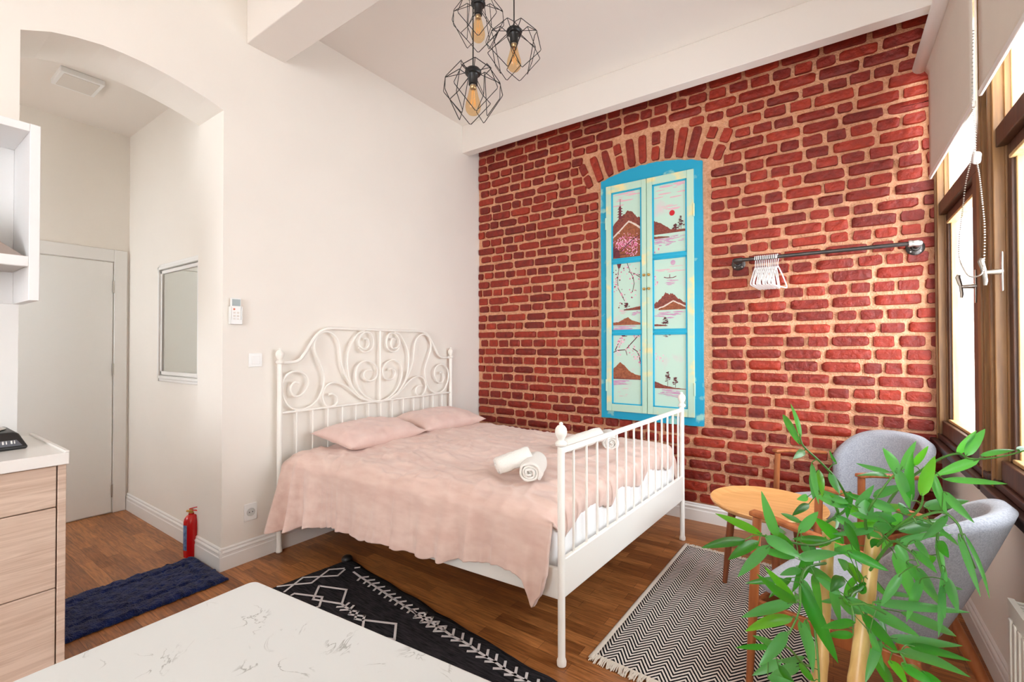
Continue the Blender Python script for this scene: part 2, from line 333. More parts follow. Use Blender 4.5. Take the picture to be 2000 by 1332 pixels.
def m_leaf():
    m, nt, b = newmat('bamboo leaf'); L = nt.links; out = nt.nodes['Material Output']
    ge = N(nt, 'ShaderNodeNewGeometry'); cr = N(nt, 'ShaderNodeValToRGB'); L.new(ge.outputs['Random Per Island'], cr.inputs[0]); e = cr.color_ramp.elements
    e[0].color = srgb(10, 62, 24); e[1].color = srgb(130, 200, 44); k = e.new(.45); k.color = srgb(40, 140, 46); k = e.new(.8); k.color = srgb(60, 176, 48)
    tc = N(nt, 'ShaderNodeTexCoord'); n1 = N(nt, 'ShaderNodeTexNoise'); n1.inputs['Scale'].default_value = 30; L.new(tc.outputs['Object'], n1.inputs[0])
    mv = N(nt, 'ShaderNodeMix', data_type='RGBA', blend_type='MULTIPLY'); mv.inputs[0].default_value = .35; L.new(cr.outputs[0], mv.inputs[6]); L.new(n1.outputs['Color'], mv.inputs[7])
    under = N(nt, 'ShaderNodeMix', data_type='RGBA'); L.new(ge.outputs['Backfacing'], under.inputs[0]); L.new(mv.outputs[2], under.inputs[6]); under.inputs[7].default_value = srgb(84, 150, 88)
    L.new(under.outputs[2], b.inputs['Base Color']); b.inputs['Roughness'].default_value = .33
    tr = N(nt, 'ShaderNodeBsdfTranslucent'); tr.inputs[0].default_value = srgb(120, 235, 60)
    mx = N(nt, 'ShaderNodeMixShader'); mx.inputs[0].default_value = .36; L.new(b.outputs[0], mx.inputs[1]); L.new(tr.outputs[0], mx.inputs[2]); L.new(mx.outputs[0], out.inputs[0]); return m
M_['leaf'] = m_leaf()

# ================================================================== SETTING
XW, YB, XR, ZC = -3.042, 3.770, 0.550, 3.585
YR = -3.2                       # the room runs on behind the camera to here
XH, YH, ZH = -4.850, 1.330, 3.130   # little hall behind the arch
def simple(name, a, b, m, bevel=0, parent=None):
    mb = MB(); mb.box(a, b); o = mb.build(name, m, parent, smooth=bool(bevel), bevel=bevel); return o
struct(simple('floor', (-5.2, YR, -.08), (XR+.3, YB+.2, 0), M_['floor']))
struct(simple('ceiling', (XW-.05, YR, ZC), (XR+.3, YB+.2, ZC+.1), M_['ceil']))
struct(simple('ceiling_hall', (XH-.2, -.9, ZH), (-3.40, YH+.2, ZH+.1), M_['ceil']))
struct(simple('trim_1', (XW, 1.421, 3.29), (XR+.1, 1.668, ZC), M_['ceil'], .004))     # ceiling beam
struct(simple('trim_2', (XW, 3.506, 3.310), (XR, 3.600, ZC), M_['ceil'], .004))      # cornice over the brick

# left wall with the segmental arch
AY0, AY1 = .430, 1.289
arch = [(AY1, 2.808), (1.2, 2.838), (1.105, 2.862), (1.0, 2.884), (.9, 2.897), (.8, 2.902), (.718, 2.900), (.62, 2.885), (.531, 2.862), (AY0, 2.815)]
mb = MB()
T = -.35
mb.prism([(XW, AY1, 0), (XW, YB+.1, 0), (XW, YB+.1, ZC), (XW, AY1, ZC)], (T, 0, 0))
mb.prism([(XW, YR, 0), (XW, AY0, 0), (XW, AY0, ZC), (XW, YR, ZC)], (T, 0, 0))
for (a, b) in zip(arch[:-1], arch[1:]):
    mb.prism([(XW, a[0], a[1]), (XW, a[0], ZC), (XW, b[0], ZC), (XW, b[0], b[1])], (T, 0, 0))
struct(mb.build('wall_left', M_['wall'], smooth=False))
struct(simple('wall_hall_side', (XH-.2, YH, 0), (XW+T, YH+.12, ZH+.05), M_['wall']))
# unseen hall-end and rear walls, with high and wide openings added for daylight
def holed(name, axis, p0, p1, lo, hi, zt, a, b, za, zb):
    mb = MB()
    for (u0, u1, z0, z1) in ((lo, a, 0, zt), (b, hi, 0, zt), (a, b, 0, za), (a, b, zb, zt)):
        mb.box((u0, p0, z0), (u1, p1, z1))
    return struct(mb.build(name, M_['wall'], smooth=False))
holed('wall_hall_end', 'x', -.90, -.80, XH-.15, XW+T, ZH+.05, -4.75, -4.0, 1.3, 2.15)
holed('wall_rear', 'x', YR-.1, YR, XW+T, XR+.3, ZC, -1.5, .40, .90, 2.9)
struct(simple('wall_hall_back', (XH-.15, -.9, 0), (XH, YH, ZH+.05), M_['wall']))

# baseboards with a moulded profile
BBP = [(0, 0), (.016, 0), (.016, .082), (.013, .088), (.013, .100), (.016, .106), (.014, .112), (.008, .118), (.009, .128), (.004, .134), (0, .136)]
def baseboard(name, p, q, nrm):
    p = Vector(p); q = Vector(q); n = Vector(nrm); mb = MB()
    mb.prism([p+n*a+Vector((0, 0, z)) for a, z in BBP], q-p); return struct(mb.build(name, M_['trimw'], smooth=False))
baseboard('baseboard_left', (XW, AY1-.0152, 0), (XW, YB, 0), (1, 0, 0))
baseboard('baseboard_jamb', (XW+.0152, AY1, 0), (XW+T, AY1, 0), (0, -1, 0))
baseboard('baseboard_back', (XW, YB, 0), (XR, YB, 0), (0, -1, 0))
baseboard('baseboard_hall', (XH, YH, 0), (XW+T, YH, 0), (0, -1, 0))
baseboard('baseboard_right', (XR, YR, 0), (XR, YB, 0), (-1, 0, 0))

# door in the hall
d = bpy.data.objects.new('door_1', None); COL.objects.link(d); struct(d); d.location = (XH, .78, 0)
def dpart(name, a, b, m, bev=.003, par=d):
    mb = MB(); mb.box([a[i]-d.location[i] for i in range(3)], [b[i]-d.location[i] for i in range(3)]); return mb.build(name, m, par, bevel=bev)
dpart('door_leaf', (XH, .300, .008), (XH+.012, 1.222, 2.050), M_['doorw'])
dpart('door_casing', (XH, 1.228, 0), (XH+.022, 1.312, 2.155), M_['trimw'])
dpart('door_casing', (XH, .20, 0), (XH+.022, .294, 2.155), M_['trimw'])
dpart('door_casing', (XH, .294, 2.056), (XH+.020, 1.228, 2.155), M_['trimw'])
for z in (1.85, 1.17, .18):
    mb = MB(); mb.tube([(.019, .444, z-.05), (.019, .444, z+.05)], .006, 8); mb.build('hinge', M_['steel'], d)
mb = MB(); mb.tube([(.012, -.40, 1.02), (.05, -.40, 1.02), (.055, -.38, 1.02), (.055, -.29, 1.02)], .009, 8); mb.build('door_handle', M_['steel'], d)

# brick wall : mortar bed and raised bricks in one mesh
WX, WS, WR = -1.228, 2.79, 1.30           # painted window centre, spring height, arch radius
WHW = .422
ZT = 2.868; ACZ = ZT-WR
def brick_wall():
    mb = MB()
    def bed(u, v):
        x = lerp(XW-.02, XR+.05, u); z = lerp(0, 3.58, v)
        return (x, YB+.008+.006*ns(x*9, z*9)+.003*ns(x*30, z*30, 3), z)
    mb.grid(bed, 150, 150, 0)
    rnd = random.Random(11)
    def brick(cx, cz, w, h, rot=0):
        n = 20; e = rnd.uniform(4.5, 10); sd = rnd.uniform(0, 99); dep = rnd.uniform(.006, .014)
        def ring(k, y, jit):
            out = []
            for i in range(n):
                a = 2*PI*(i+.5)/n; c, s_ = math.cos(a), math.sin(a)
                x = (abs(c)**(2/e))*(1 if c > 0 else -1)*w/2*k; z = (abs(s_)**(2/e))*(1 if s_ > 0 else -1)*h/2
                z *= 1-(1-k)*w/h*.55
                x += jit*.006*ns(sd+c*2, s_*2, 1); z += jit*.006*ns(sd+c*2, s_*2, 7)
                X = x*math.cos(rot)-z*math.sin(rot); Z = x*math.sin(rot)+z*math.cos(rot)
                out.append((cx+X, y+.004*ns(sd+x*16, z*25, 2)*(1 if k < 1 else 0), cz+Z))
            return out
        V = ring(1, YB+.016, 1)+ring(.985, YB-dep*.4, 1)+ring(.93, YB-dep, 1)+ring(.6, YB-dep-.001, 1)
        fs = []
        for r in range(3):
            for i in range(n):
                j = (i+1) % n; fs.append((r*n+i, r*n+j, (r+1)*n+j, (r+1)*n+i))
        fs.append(tuple(3*n+i for i in range(n)))
        mb.add(V, fs, 1)
    def blocked(z):
        B = []
        if .715 < z < ZT+.02: B.append((WX-WHW-.035, WX+WHW+.06))
        R = WR+.285
        for r_ in (R,):
            if z > ACZ+WR*math.cos(.44)-.03 and z < ACZ+r_:
                dx = math.sqrt(max(0, r_*r_-(z-ACZ)**2)); zl = z-ACZ
                dx = min(dx, max(WHW+.05, zl*math.tan(.435)))
                B.append((WX-dx-.012, WX+dx+.012))
        return (min(b[0] for b in B), max(b[1] for b in B)) if B else None
    z = .178; row = 0
    while z < 3.5:
        h = .065+rnd.uniform(-.004, .004); pitch = .0868
        bl = blocked(z)
        segs = [(XW+.004, XR+.05)] if not bl else [(XW+.004, bl[0]), (bl[1], XR+.05)]
        for (a, b) in segs:
            x = a - (rnd.uniform(0, .12) if a < -3 else 0)
            while x < b-.03:
                if row % 2: w = rnd.choice([.225, .235, .22, .215, .12])+rnd.uniform(-.015, .015)
                else: w = rnd.choice([.11, .115, .105, .12, .11, .21, .09])+rnd.uniform(-.012, .012)
                x0 = max(x, a); x1 = min(x+w, b)
                if b-x1 < .05 : x1 = b
                if x1-x0 > .03:
                    wob = .006*ns(x*1.3, row*.7)
                    brick((x0+x1)/2, z+wob+rnd.uniform(-.002, .002), x1-x0, h, rnd.uniform(-.012, .012))
                x = x1+rnd.uniform(.016, .026)
        z += pitch+rnd.uniform(-.001, .001); row += 1
    nb = 12
    for i in range(nb):
        a = lerp(-.405, .405, i/(nb-1)) + rnd.uniform(-.006, .006); r0 = WR+.024; L = .235
        if rnd.random() < .35 or i in (0, nb-1):
            s_ = rnd.uniform(.42, .6)*L
            for (q0, q1) in ((0, s_-.01), (s_+.01, L)):
                rr = r0+(q0+q1)/2; brick(WX+rr*math.sin(a), ACZ+rr*math.cos(a), .066, q1-q0, -a)
        else:
            rr = r0+L/2; brick(WX+rr*math.sin(a), ACZ+rr*math.cos(a), .066, L, -a)
    mb.box((XW-.3, YB+.03, 0), (XR+.4, YB+.15, 3.6), 0)
    return struct(mb.build('wall_back', [M_['mortar'], M_['brick']], angle=50))
brick_wall()

# window wall : piers, parapet, lintel around three openings
OP = [(2.705, 3.745), (1.565, 2.605)]
WZ0, WZ1 = .800, 3.080
mb = MB(); XO = XR+.30
mb.box((XR, YR, 0), (XO, YB+.1, WZ0)); mb.box((XR, YR, WZ1), (XO, YB+.1, ZC+.05))
ys = [YB+.1]+[y for o in OP for y in (o[1], o[0])]+[YR]
for i in range(0, len(ys), 2): mb.box((XR, ys[i+1], WZ0), (XO, ys[i], WZ1))
struct(mb.build('wall_right', M_['wall'], smooth=False))
def window(num, y0, y1):
    c = Vector((XR, (y0+y1)/2, WZ0)); w = bpy.data.objects.new('window_%d' % num, None); COL.objects.link(w); w.location = c; struct(w)
    def B(name, boxes, m, bev=.003):
        mb = MB()
        for a, b in boxes: mb.box([a[i]-c[i] for i in range(3)], [b[i]-c[i] for i in range(3)])
        return mb.build(name, m, w, bevel=bev)
    F0, F1 = XR-.020, XR+.060; jw = .052
    B('window_frame', [((F0, y1-jw, WZ0), (F1, y1, WZ1)), ((F0, y0, WZ0), (F1, y0+jw+.05, WZ1)), ((F0, y0+jw, WZ1-.06), (F1, y1-jw, WZ1))], M_['frame'])
    B('frame_moulding', [((F0-.008, y1-.030, WZ0), (F0+.004, y1-.012, WZ1)), ((F0-.006, y0+.02, WZ0), (F0+.004, y0+.035, WZ1)), ((XR+.012, y1-jw-.010, WZ0), (XR+.034, y1-jw+.002, WZ1))], M_['frame'], .002)
    s0, s1 = y0+jw+.05, y1-jw
    zt = 2.135
    B('transom', [((XR-.012, s0, zt), (XR+.06, s1, zt+.075))], M_['sash'])
    B('sash', [((XR-.012, s0, WZ0+.035), (XR+.048, s0+.11, zt)), ((XR+.018, s1-.05, WZ0+.035), (XR+.048, s1, zt)), ((XR-.010, s0+.11, WZ0+.035), (XR+.048, s1-.012, WZ0+.115)), ((XR+.018, s0+.11, zt-.05), (XR+.048, s1-.05, zt))], M_['sash'])
    B('glazing_bead', [((XR+.030, s1-.066, WZ0+.115), (XR+.058, s1-.050, zt-.05)), ((XR+.012, s0+.11, WZ0+.115), (XR+.058, s1-.05, WZ0+.130)), ((XR+.012, s0+.11, zt-.064), (XR+.058, s1-.05, zt-.05)), ((XR+.03, s1-.016, zt+.075), (XR+.06, s1, WZ1-.06)), ((XR+.02, s0, zt+.075), (XR+.06, s1, zt+.09))], M_['bead'])
    B('pane', [((XR+.050, s0+.10, WZ0+.11), (XR+.054, s1-.045, zt-.045))], M_['glass'], 0)
    B('pane', [((XR+.050, s0, zt+.07), (XR+.054, s1, WZ1-.055))], M_['glass'], 0)
    B('window_sill', [((XR-.055, y0-.052, WZ0-.035), (XR+.10, y1+.02, WZ0+.003)), ((XR-.025, y0-.05, WZ0+.003), (XR+.06, y1-.01, WZ0+.036))], M_['sill'], .006)
    # lever handle on a long plate
    hy, hx = (s0+.06, -.012) if num == 1 else (y1-.125, -.012); hz = (1.625 if num == 1 else 1.640) - c.z
    mb = MB(); mb.box((hx-.006, hy-c.y-.010, hz-.075), (hx, hy-c.y+.010, hz+.075)); o = mb.build('handle_plate', M_['steel'], w, bevel=.003)
    mb = MB(); mb.tube([(hx, hy-c.y, hz), (hx-.02, hy-c.y, hz), (hx-.05, hy-c.y, hz)], [.012, .010, .008], 10)
    mb.tube([(hx-.05, hy-c.y, hz+.006), (hx-.058, hy-c.y+.004, hz+.045), (hx-.054, hy-c.y+.004, hz+.055)], [.008, .010, .008], 8)
    mb.tube([(hx-.05, hy-c.y, hz+.006), (hx-.048, hy-c.y-.01, hz-.035), (hx-.050, hy-c.y-.012, hz-.05)], [.007, .007, .005], 8)
    mb.build('window_handle', M_['steel'], w)
    return w
for k, (a, b) in enumerate(OP): window(k+1, a, b)
for k, (a, b) in enumerate(OP):
    area('window_portal', (XO+.02, (a+b)/2, (WZ0+WZ1)/2), (0, PI/2, 0), WZ1-WZ0, b-a, 1, portal=True)

# roller blinds
def blind(y0, y1, label, chain):
    t = thing('roller_blind', label, 'blind', (.50, (y0+y1)/2, 2.37), group='roller blinds on the window wall')
    cy = t.location.y; L_ = (y1-y0)/2
    mb = MB(); mb.lathe([(.030, -L_-.01), (.036, -L_), (.036, L_), (.030, L_+.01)], (-.045, 0, .66), 16, Matrix.Rotation(PI/2, 3, 'X')); mb.build('roller_tube', M_['plw'], t)
    mb = MB(); mb.grid(lambda u, v: (.004*math.sin(u*5)*v*.3-.006+.045*sstep(.9, 1, v)*-.6, lerp(-L_, L_, u), lerp(0, .66, v)), 16, 24); mb.build('blind_fabric', M_['blind'], t, solid=.002)
    mb = MB(); mb.box((-.010, -L_, -.022), (.002, L_, .004)); mb.build('bottom_bar', M_['plw'], t, bevel=.003)
    for s in (-1, 1):
        mb = MB(); mb.box((-.06, s*(L_+.012)-.004, .640), (.048, s*(L_+.012)+.004, .69)); mb.build('bracket', M_['plw'], t, bevel=.004)
    if chain:
        path = [onx(1899, 195, .478), onx(1905, 250, .476), onx(1906, 300, .474), onx(1913, 345, .474), onx(1919, 400, .474), onx(1923, 450, .474), onx(1921, 520, .474), onx(1914, 537, .474), onx(1895, 540, .474), onx(1882, 525, .474), onx(1873, 500, .474), onx(1874, 460, .474), onx(1880, 410, .474), onx(1886, 360, .474), onx(1895, 320, .474), onx(1903, 290, .474)]
        top = onx(1901, 60, .46)
        mb = MB(); sp = spline([top]+path, 40); last = None
        for p in sp:
            if last is None or (p-last).length > .0085:
                mb.sphere(p-t.location, .0032, 6, 4); last = p
        mb.build('bead_chain', M_['chain'], t)
        c = onx(1907, 308, .474)-t.location; mb = MB(); mb.box((-.012, -.02, -.022), (.012, .02, .022), M=Matrix.Translation(c) @ Matrix.Rotation(.5, 4, 'X')); mb.build('chain_weight', M_['plw'], t, bevel=.008)
    return t
blind(2.640, 3.650, 'cream roller blind half lowered over the far window beside the brick wall', True)
blind(1.555, 2.545, 'cream roller blind half lowered over the nearer window at the right edge', False)
# radiator
t = thing('radiator', 'white ribbed panel radiator under the window at the lower right', 'radiator', (.475, 1.40, .135))
mb = MB(); mb.box((-.035, -.62, 0), (-.030, .62, .44)); mb.box((.03, -.62, 0), (.035, .62, .44)); mb.box((-.035, .612, 0), (.035, .62, .45)); mb.box((-.035, -.62, 0), (.035, -.612, .45)); mb.build('panel', M_['rad'], t, bevel=.004)
mb = MB()
for i in range(31):
    y = -.59+i*.0393; mb.box((-.041, y-.012, .03), (-.034, y+.012, .405))
mb.build('ribs', M_['rad'], t, bevel=.004)
mb = MB(); mb.box((-.037, -.62, .437), (-.022, .62, .455)); mb.box((.022, -.62, .437), (.037, .62, .455))
for i in range(60): y = -.60+i*.02; mb.box((-.022, y-.004, .445), (.022, y+.004, .452))
mb.build('grille', M_['rad'], t)
for y in (-.4, .4):
    mb = MB(); mb.box((.033, y-.03, .05), (XR-.476, y+.03, .40)); mb.build('bracket', M_['rad'], t)
    mb = MB(); mb.tube([(0, y, .02), (0, y, -.135)], .012); mb.build('foot', M_['rad'], t)

# ================================================================== BED
HN, HF = Vector((-2.998, 1.620, 0)), Vector((-2.998, 3.285, 0))
FN, FF = Vector((-.949, 1.734, 0)), Vector((-.860, 3.327, 0))
def bp(u, v, z=0.0):
    p = HN.lerp(FN, u).lerp(HF.lerp(FF, u), v); return Vector((p.x, p.y, z))
bed = thing('bed', 'cream white metal double bed frame with scrolled headboard and railed footboard', 'bed', (-1.95, 2.48, 0))
BO = bed.location
def bedpart(mb, name, m=None, par=None, **k):
    mb.v = [tuple(Vector(p)-BO) for p in mb.v]; return mb.build(name, m or M_['metalw'], par or bed, **k)
def post(p, top, ball):
    mb = MB(); mb.lathe([(.013, 0), (.020, .004), (.021, .02), (.018, .03), (.016, .034), (.016, top-.10)], p, 16); o = bedpart(mb, 'post')
    s = top; mb = MB()
    mb.lathe([(.016, s-.105), (.024, s-.100), (.026, s-.092), (.022, s-.085), (.013, s-.078), (.016, s-.070), (.024, s-.055), (.0265, s-.042), (.024, s-.028), (.016, s-.017), (.008, s-.012), (.009, s-.006), (.005, s-.001), (.001, s)], p, 18)
    bedpart(mb, 'finial', None, o); o.children[0].parent = o
for p in (HN, HF): post(p, 1.348, 0)
for p in (FN, FF): post(p, 1.035, 0)
# headboard curves traced on the plane of the headboard
HX = -2.998
def hb(cx, cy): return onx(540+cx/5.556, 620+cy/5.556, HX)
HYC = hb(1125, 500).y
def mir(P): return [Vector((p.x, 2*HYC-p.y, p.z)) for p in P]
top = [hb(*q) for q in [(45, 492), (120, 488), (200, 480), (260, 450), (320, 370), (380, 270), (440, 190), (510, 135), (600, 118), (800, 125), (1125, 137)]]
mb = MB(); mb.tube(spline(top[:-1]+[top[-1]]+mir(top[:-1])[::-1], 8), .011, 10); bedpart(mb, 'headboard_top_rail')
for nm, z in (('headboard_cross_rail', .917),):
    mb = MB(); mb.tube([(HX, HN.y, z), (HX, HF.y, z)], .009, 10); bedpart(mb, nm)
mb = MB(); mb.tube([(HX, HYC, .917), (HX, HYC, hb(1125, 135).z)], .008, 8); bedpart(mb, 'centre_bar')
SC = [
 [(245, 715), (200, 705), (160, 745), (155, 800), (190, 850), (250, 850), (310, 800), (345, 715), (330, 640), (275, 595), (200, 585), (120, 620), (68, 700), (65, 820), (110, 930), (190, 990), (290, 995), (390, 950), (460, 870), (500, 780), (520, 660), (500, 560), (450, 450), (412, 340), (425, 235), (475, 170), (550, 155), (620, 185), (670, 260), (692, 390), (705, 500), (745, 620), (810, 730), (900, 840), (1000, 900), (1125, 918)],
 [(565, 838), (610, 830), (655, 860), (660, 920), (620, 960), (560, 965), (515, 920), (500, 850), (525, 765), (590, 712), (680, 712), (760, 750), (850, 825), (950, 890), (1125, 922)],
 [(945, 235), (990, 235), (1005, 290), (980, 335), (930, 330), (893, 285), (905, 215), (955, 165), (1015, 170), (1050, 230), (1050, 310), (1010, 365), (940, 372), (893, 330)],
 [(955, 150), (890, 175), (815, 280), (775, 400), (772, 540), (800, 690), (860, 800), (950, 880), (1060, 912), (1125, 916)],
 [(1035, 575), (975, 575), (945, 620), (965, 675), (1020, 690), (1075, 660), (1095, 590), (1070, 515), (1000, 472), (930, 485), (875, 545), (860, 640), (885, 750), (950, 840), (1040, 895), (1125, 912)],
]
for s in SC:
    P = spline([hb(*q) for q in s], 6)
    for Q in (P, mir(P)):
        mb = MB(); mb.tube(Q, .0075, 8); bedpart(mb, 'headboard_scroll')
for i in range(13):
    y = lerp(HN.y, HF.y, (i+1)/14); mb = MB(); mb.tube([(HX, y, .34), (HX, y, .915)], .006, 8); bedpart(mb, 'headboard_spindle')
mb = MB(); mb.beam((HX, HN.y, .34), (HX, HF.y, .34), .02, .10); bedpart(mb, 'headboard_lower_rail', bevel=.003)
# footboard
mb = MB(); mb.beam(FN+Vector((0, 0, .912)), FF+Vector((0, 0, .912)), .020, .026); bedpart(mb, 'footboard_top_rail', bevel=.005)
mb = MB(); mb.beam(FN+Vector((0, 0, .368)), FF+Vector((0, 0, .368)), .022, .165); bedpart(mb, 'footboard_panel', bevel=.004)
for s in (.065, .139, .205, .276, .343, .413, .48, .549, .615, .686, .753, .818, .882, .948):
    p = FN.lerp(FF, s); mb = MB(); mb.tube([p+Vector((0, 0, .445)), p+Vector((0, 0, .905))], .0062, 8); bedpart(mb, 'footboard_spindle')
for a, b in ((HN, FN), (HF, FF)):
    mb = MB(); mb.beam(a+Vector((0, 0, .345)), b+Vector((0, 0, .345)), .022, .13); bedpart(mb, 'side_rail', bevel=.004)
mb = MB()
for i in range(15):
    u = .05+i*.064; mb.beam(bp(u, .02, .335), bp(u, .98, .335), .05, .014)
mb.beam(bp(0, .5, .315), bp(1, .5, .315), .04, .03); bedpart(mb, 'slatted_base', M_['plw'])

# mattress under a white sheet
def mattress(u, v):     # u around, v from bottom to top
    z = [.345, .36, .42, .48, .54, .575, .595, .602][min(7, int(round(v*7)))]
    ins = [.012, 0, 0, .0, .0, .006, .02, .05][min(7, int(round(v*7)))]
    t = u*4; k = int(t) % 4; f = t-int(t); c = [(0, 0), (1, 0), (1, 1), (0, 1)]
    a, b = c[k], c[(k+1) % 4]; uu = lerp(a[0], b[0], f); vv = lerp(a[1], b[1], f)
    p = bp(lerp(.016, .974, uu), lerp(.018, .984, vv), z); cen = bp(.5, .5, z)
    w = .012*ns(p.x*14, p.y*14, z*5)+.006*ns(p.x*40, p.y*40, z*9)
    p += (p-cen).normalized()*(w-ins); p.z = z; return p
mb = MB(); mb.grid(mattress, 240, 7, cu=True)
top = [i*8+7 for i in range(240)]; mb.f.append(tuple(top)); mb.m.append(0)
ma = mb.build('mattress', M_['sheet'], smooth=True, angle=70)
tag(ma, 'white sheeted mattress showing through the footboard rails', 'mattress')

# duvet
U0, U1 = .035, .985
def hem(u): return interp([0, .06, .12, .2, .35, .5, .65, .8, .9, .94, .968, .985, 1], [.20, .205, .235, .275, .285, .292, .305, .350, .372, .355, .25, .30, .40], u)
def duvet(su, sv):
    u = lerp(U0, U1, su); s = sv
    NEARW = .40
    zt = .655+.018*ns(u*2.2+3, s*2.5, 0)-.05*sstep(.12, 0, su)*0
    # s: 0 far hem .. .12 far shoulder .. .66 near shoulder .. 1 near hem
    if s < .14:
        f = s/.14; ang = f*PI/2; v = 1.005-.045*(1-math.cos(ang))*1.0; z = lerp(.47, zt, math.sin(ang)); hang = 0
    elif s < .60:
        f = (s-.14)/.46; v = lerp(.96, .075, f); z = zt+.018*math.sin(f*PI); hang = 0
    else:
        f = (s-.60)/.40; hz = hem(su)
        a = min(1, f/.30)
        if f < .30:
            ang = a*PI/2*.92; v = .075-.088*math.sin(ang); z = zt-.085*(1-math.cos(ang)); hang = .15*a
        else:
            g = (f-.30)/.70; v = -.012-.016*g-.03*g*sstep(.12, 0, su); z = lerp(zt-.085*(1-math.cos(PI/2*.92)), hz, g); hang = .15+.85*g
    # foot end rolls over the mattress edge in puffs
    if su > .925:
        f = (su-.925)/.075; k = 1-sstep(.60, .72, s); wv = math.sin(s*44+2*ns(s*9, 2))
        an = f*2.3; u0 = .955+.006*wv; uf = u0+.022*math.sin(an); zf = z-(.078+.012*wv)*(1-math.cos(an))
        u = lerp(u, lerp(u, uf, sstep(0, .3, f)), k); z = lerp(z, zf, k)
    p = bp(u, v, z)
    out = -1.0
    # folds on the hanging side
    fold = math.sin(2*PI*(8.5*su+1.6*ns(su*3.1, 1)+.25*ns(su*9, sv*3)))
    amp = (.016+.030*sstep(.5, .0, su)+.014*sstep(.85, 1, su)+.010*ns(su*4, 8))*hang
    p.y -= amp*fold + .010*hang*ns(su*22, sv*5, 4)
    if hang > .7: p.z += .010*(hang-.7)/.3*ns(su*26, 2, 2)
    # gentle creases on top
    q = p.copy(); w1 = ns(q.x*2.4+q.y*1.2, q.y*5.0-q.x*1.5, 5); w2 = ns(q.x*6+3*w1, q.y*13, 2); w3 = 1-abs(ns(q.x*3.3+q.y*3, q.y*4.4-q.x*2, 9))*2
    k = 1-hang*.6
    w4 = 1-abs(ns(q.x*5-q.y*2+w1, q.y*7+q.x*3, 14))*2; w5 = 1-abs(ns(q.x*9+2*w1, q.y*3.5, 24))*2
    p.z += k*(.014*w1+.009*w2+.014*max(0, w3)**4+.010*max(0, w4)**5)
    p.y -= hang*(.014*max(0, w5)**3+.010*ns(q.x*16, q.z*4, 6)+.006*math.sin(2*PI*(31*su+2*ns(su*8, sv*2, 3)))*sstep(.75, .2, su))
    if su < .05: p.z -= .012*(1-su/.05)
    return p
mb = MB(); mb.grid(duvet, 240, 190)
dv = mb.build('duvet', M_['pink'], smooth=True, angle=180, solid=.016)
tag(dv, 'blush pink linen duvet draped over the bed and hanging down its near side', 'duvet')

# pillows
def pillow(c, lx, ly, th, rz, tilt, sd, label):
    t = bpy.data.objects
    def fn(s):
        def g(u, v):
            a = lerp(-1, 1, u); b = lerp(-1, 1, v)
            k = (max(0, 1-abs(a)**2.6)**.55)*(max(0, 1-abs(b)**2.6)**.55)
            pin = 1-.10*(1-abs(b)**2)*abs(a)**3; pin2 = 1-.09*(1-abs(a)**2)*abs(b)**3
            x = a*lx/2*pin; y = b*ly/2*pin2
            w = .014*ns(sd+x*7, y*7, s)+.008*ns(sd+x*18+4*y, y*18, s*2)
            z = s*(th/2*k + w*min(1, k*2.5)*(1 if s > 0 else .3)) + .012*ns(sd+x*5, y*5, 3)
            return Vector((x, y, z))
        return g
    mb = MB(); mb.grid(fn(1), 44, 44); mb.grid(fn(-1), 44, 44)
    R = Matrix.Rotation(rz, 4, 'Z') @ Matrix.Rotation(tilt, 4, 'Y')
    mb.v = [tuple(R @ Vector(p)) for p in mb.v]
    o = mb.build('pillow', M_['pinkp'], smooth=True, angle=180); o.location = c; tag(o, label, 'pillow', 'pillows at the headboard')
    bm = bmesh.new(); bm.from_mesh(o.data); bmesh.ops.remove_doubles(bm, verts=bm.verts, dist=.0008); bmesh.ops.recalc_face_normals(bm, faces=bm.faces); bm.to_mesh(o.data); bm.free()
    return o
pillow((-2.745, 2.165, .735), .44, .70, .17, .05, .10, 1.0, 'blush pink pillow nearest the arch, in front of the headboard')
pillow((-2.755, 2.885, .735), .44, .70, .17, -.06, .10, 8.0, 'blush pink pillow nearest the brick wall, in front of the headboard')

# rolled towels
def towel(A, B, r, label, grp, sd=0, turns=3.6):
    A = Vector(A); B = Vector(B); d = (B-A); L_ = d.length; d.normalize(); q = d.to_track_quat('Z', 'Y').to_matrix()
    mb = MB()
    def surf(u, v):
        a = u*turns*2*PI; rr = r*(.05+.95*u); sq = 1-.10*abs(math.sin(a))
        e = 1-.10*abs(2*v-1)**4
        p = Vector((rr*math.cos(a)*e, rr*math.sin(a)*sq*e, v*L_+.010*(1-u)*math.sin(9*u+sd)+.006*ns(a, v, sd)))
        w = .005*ns(a*1.2, v*6, sd); p.x += w; p.y += w
        return q @ p + A
    mb.grid(surf, 100, 14)
    o = mb.build('towel', M_['towel'], smooth=True, angle=180, solid=.011)
    c = (A+B)/2; o.location = c
    for v_ in o.data.vertices: v_.co -= c
    return tag(o, label, 'towel', grp)
TZ = .70
towel(onz(970, 912, TZ+.028), onz(1034, 888, TZ+.08), .052, 'rolled white towel on the bed tilted onto another roll, nearest the pillows', 'rolled towels on the bed', 1)
a = onz(1034, 924, TZ+.03); towel(a, a+Vector((-.105, .235, 0)), .060, 'rolled cream white towel on the bed with its spiral end facing forward', 'rolled towels on the bed', 2)
towel(onz(1102, 872, TZ+.028), onz(1172, 848, TZ+.085), .052, 'rolled white towel behind the footboard tilted onto another roll', 'rolled towels on the bed', 3)
a = onz(1192, 866, TZ+.03); towel(a, a+Vector((-.12, .235, 0)), .056, 'rolled white towel behind the footboard rails with spiral end forward', 'rolled towels on the bed', 4)

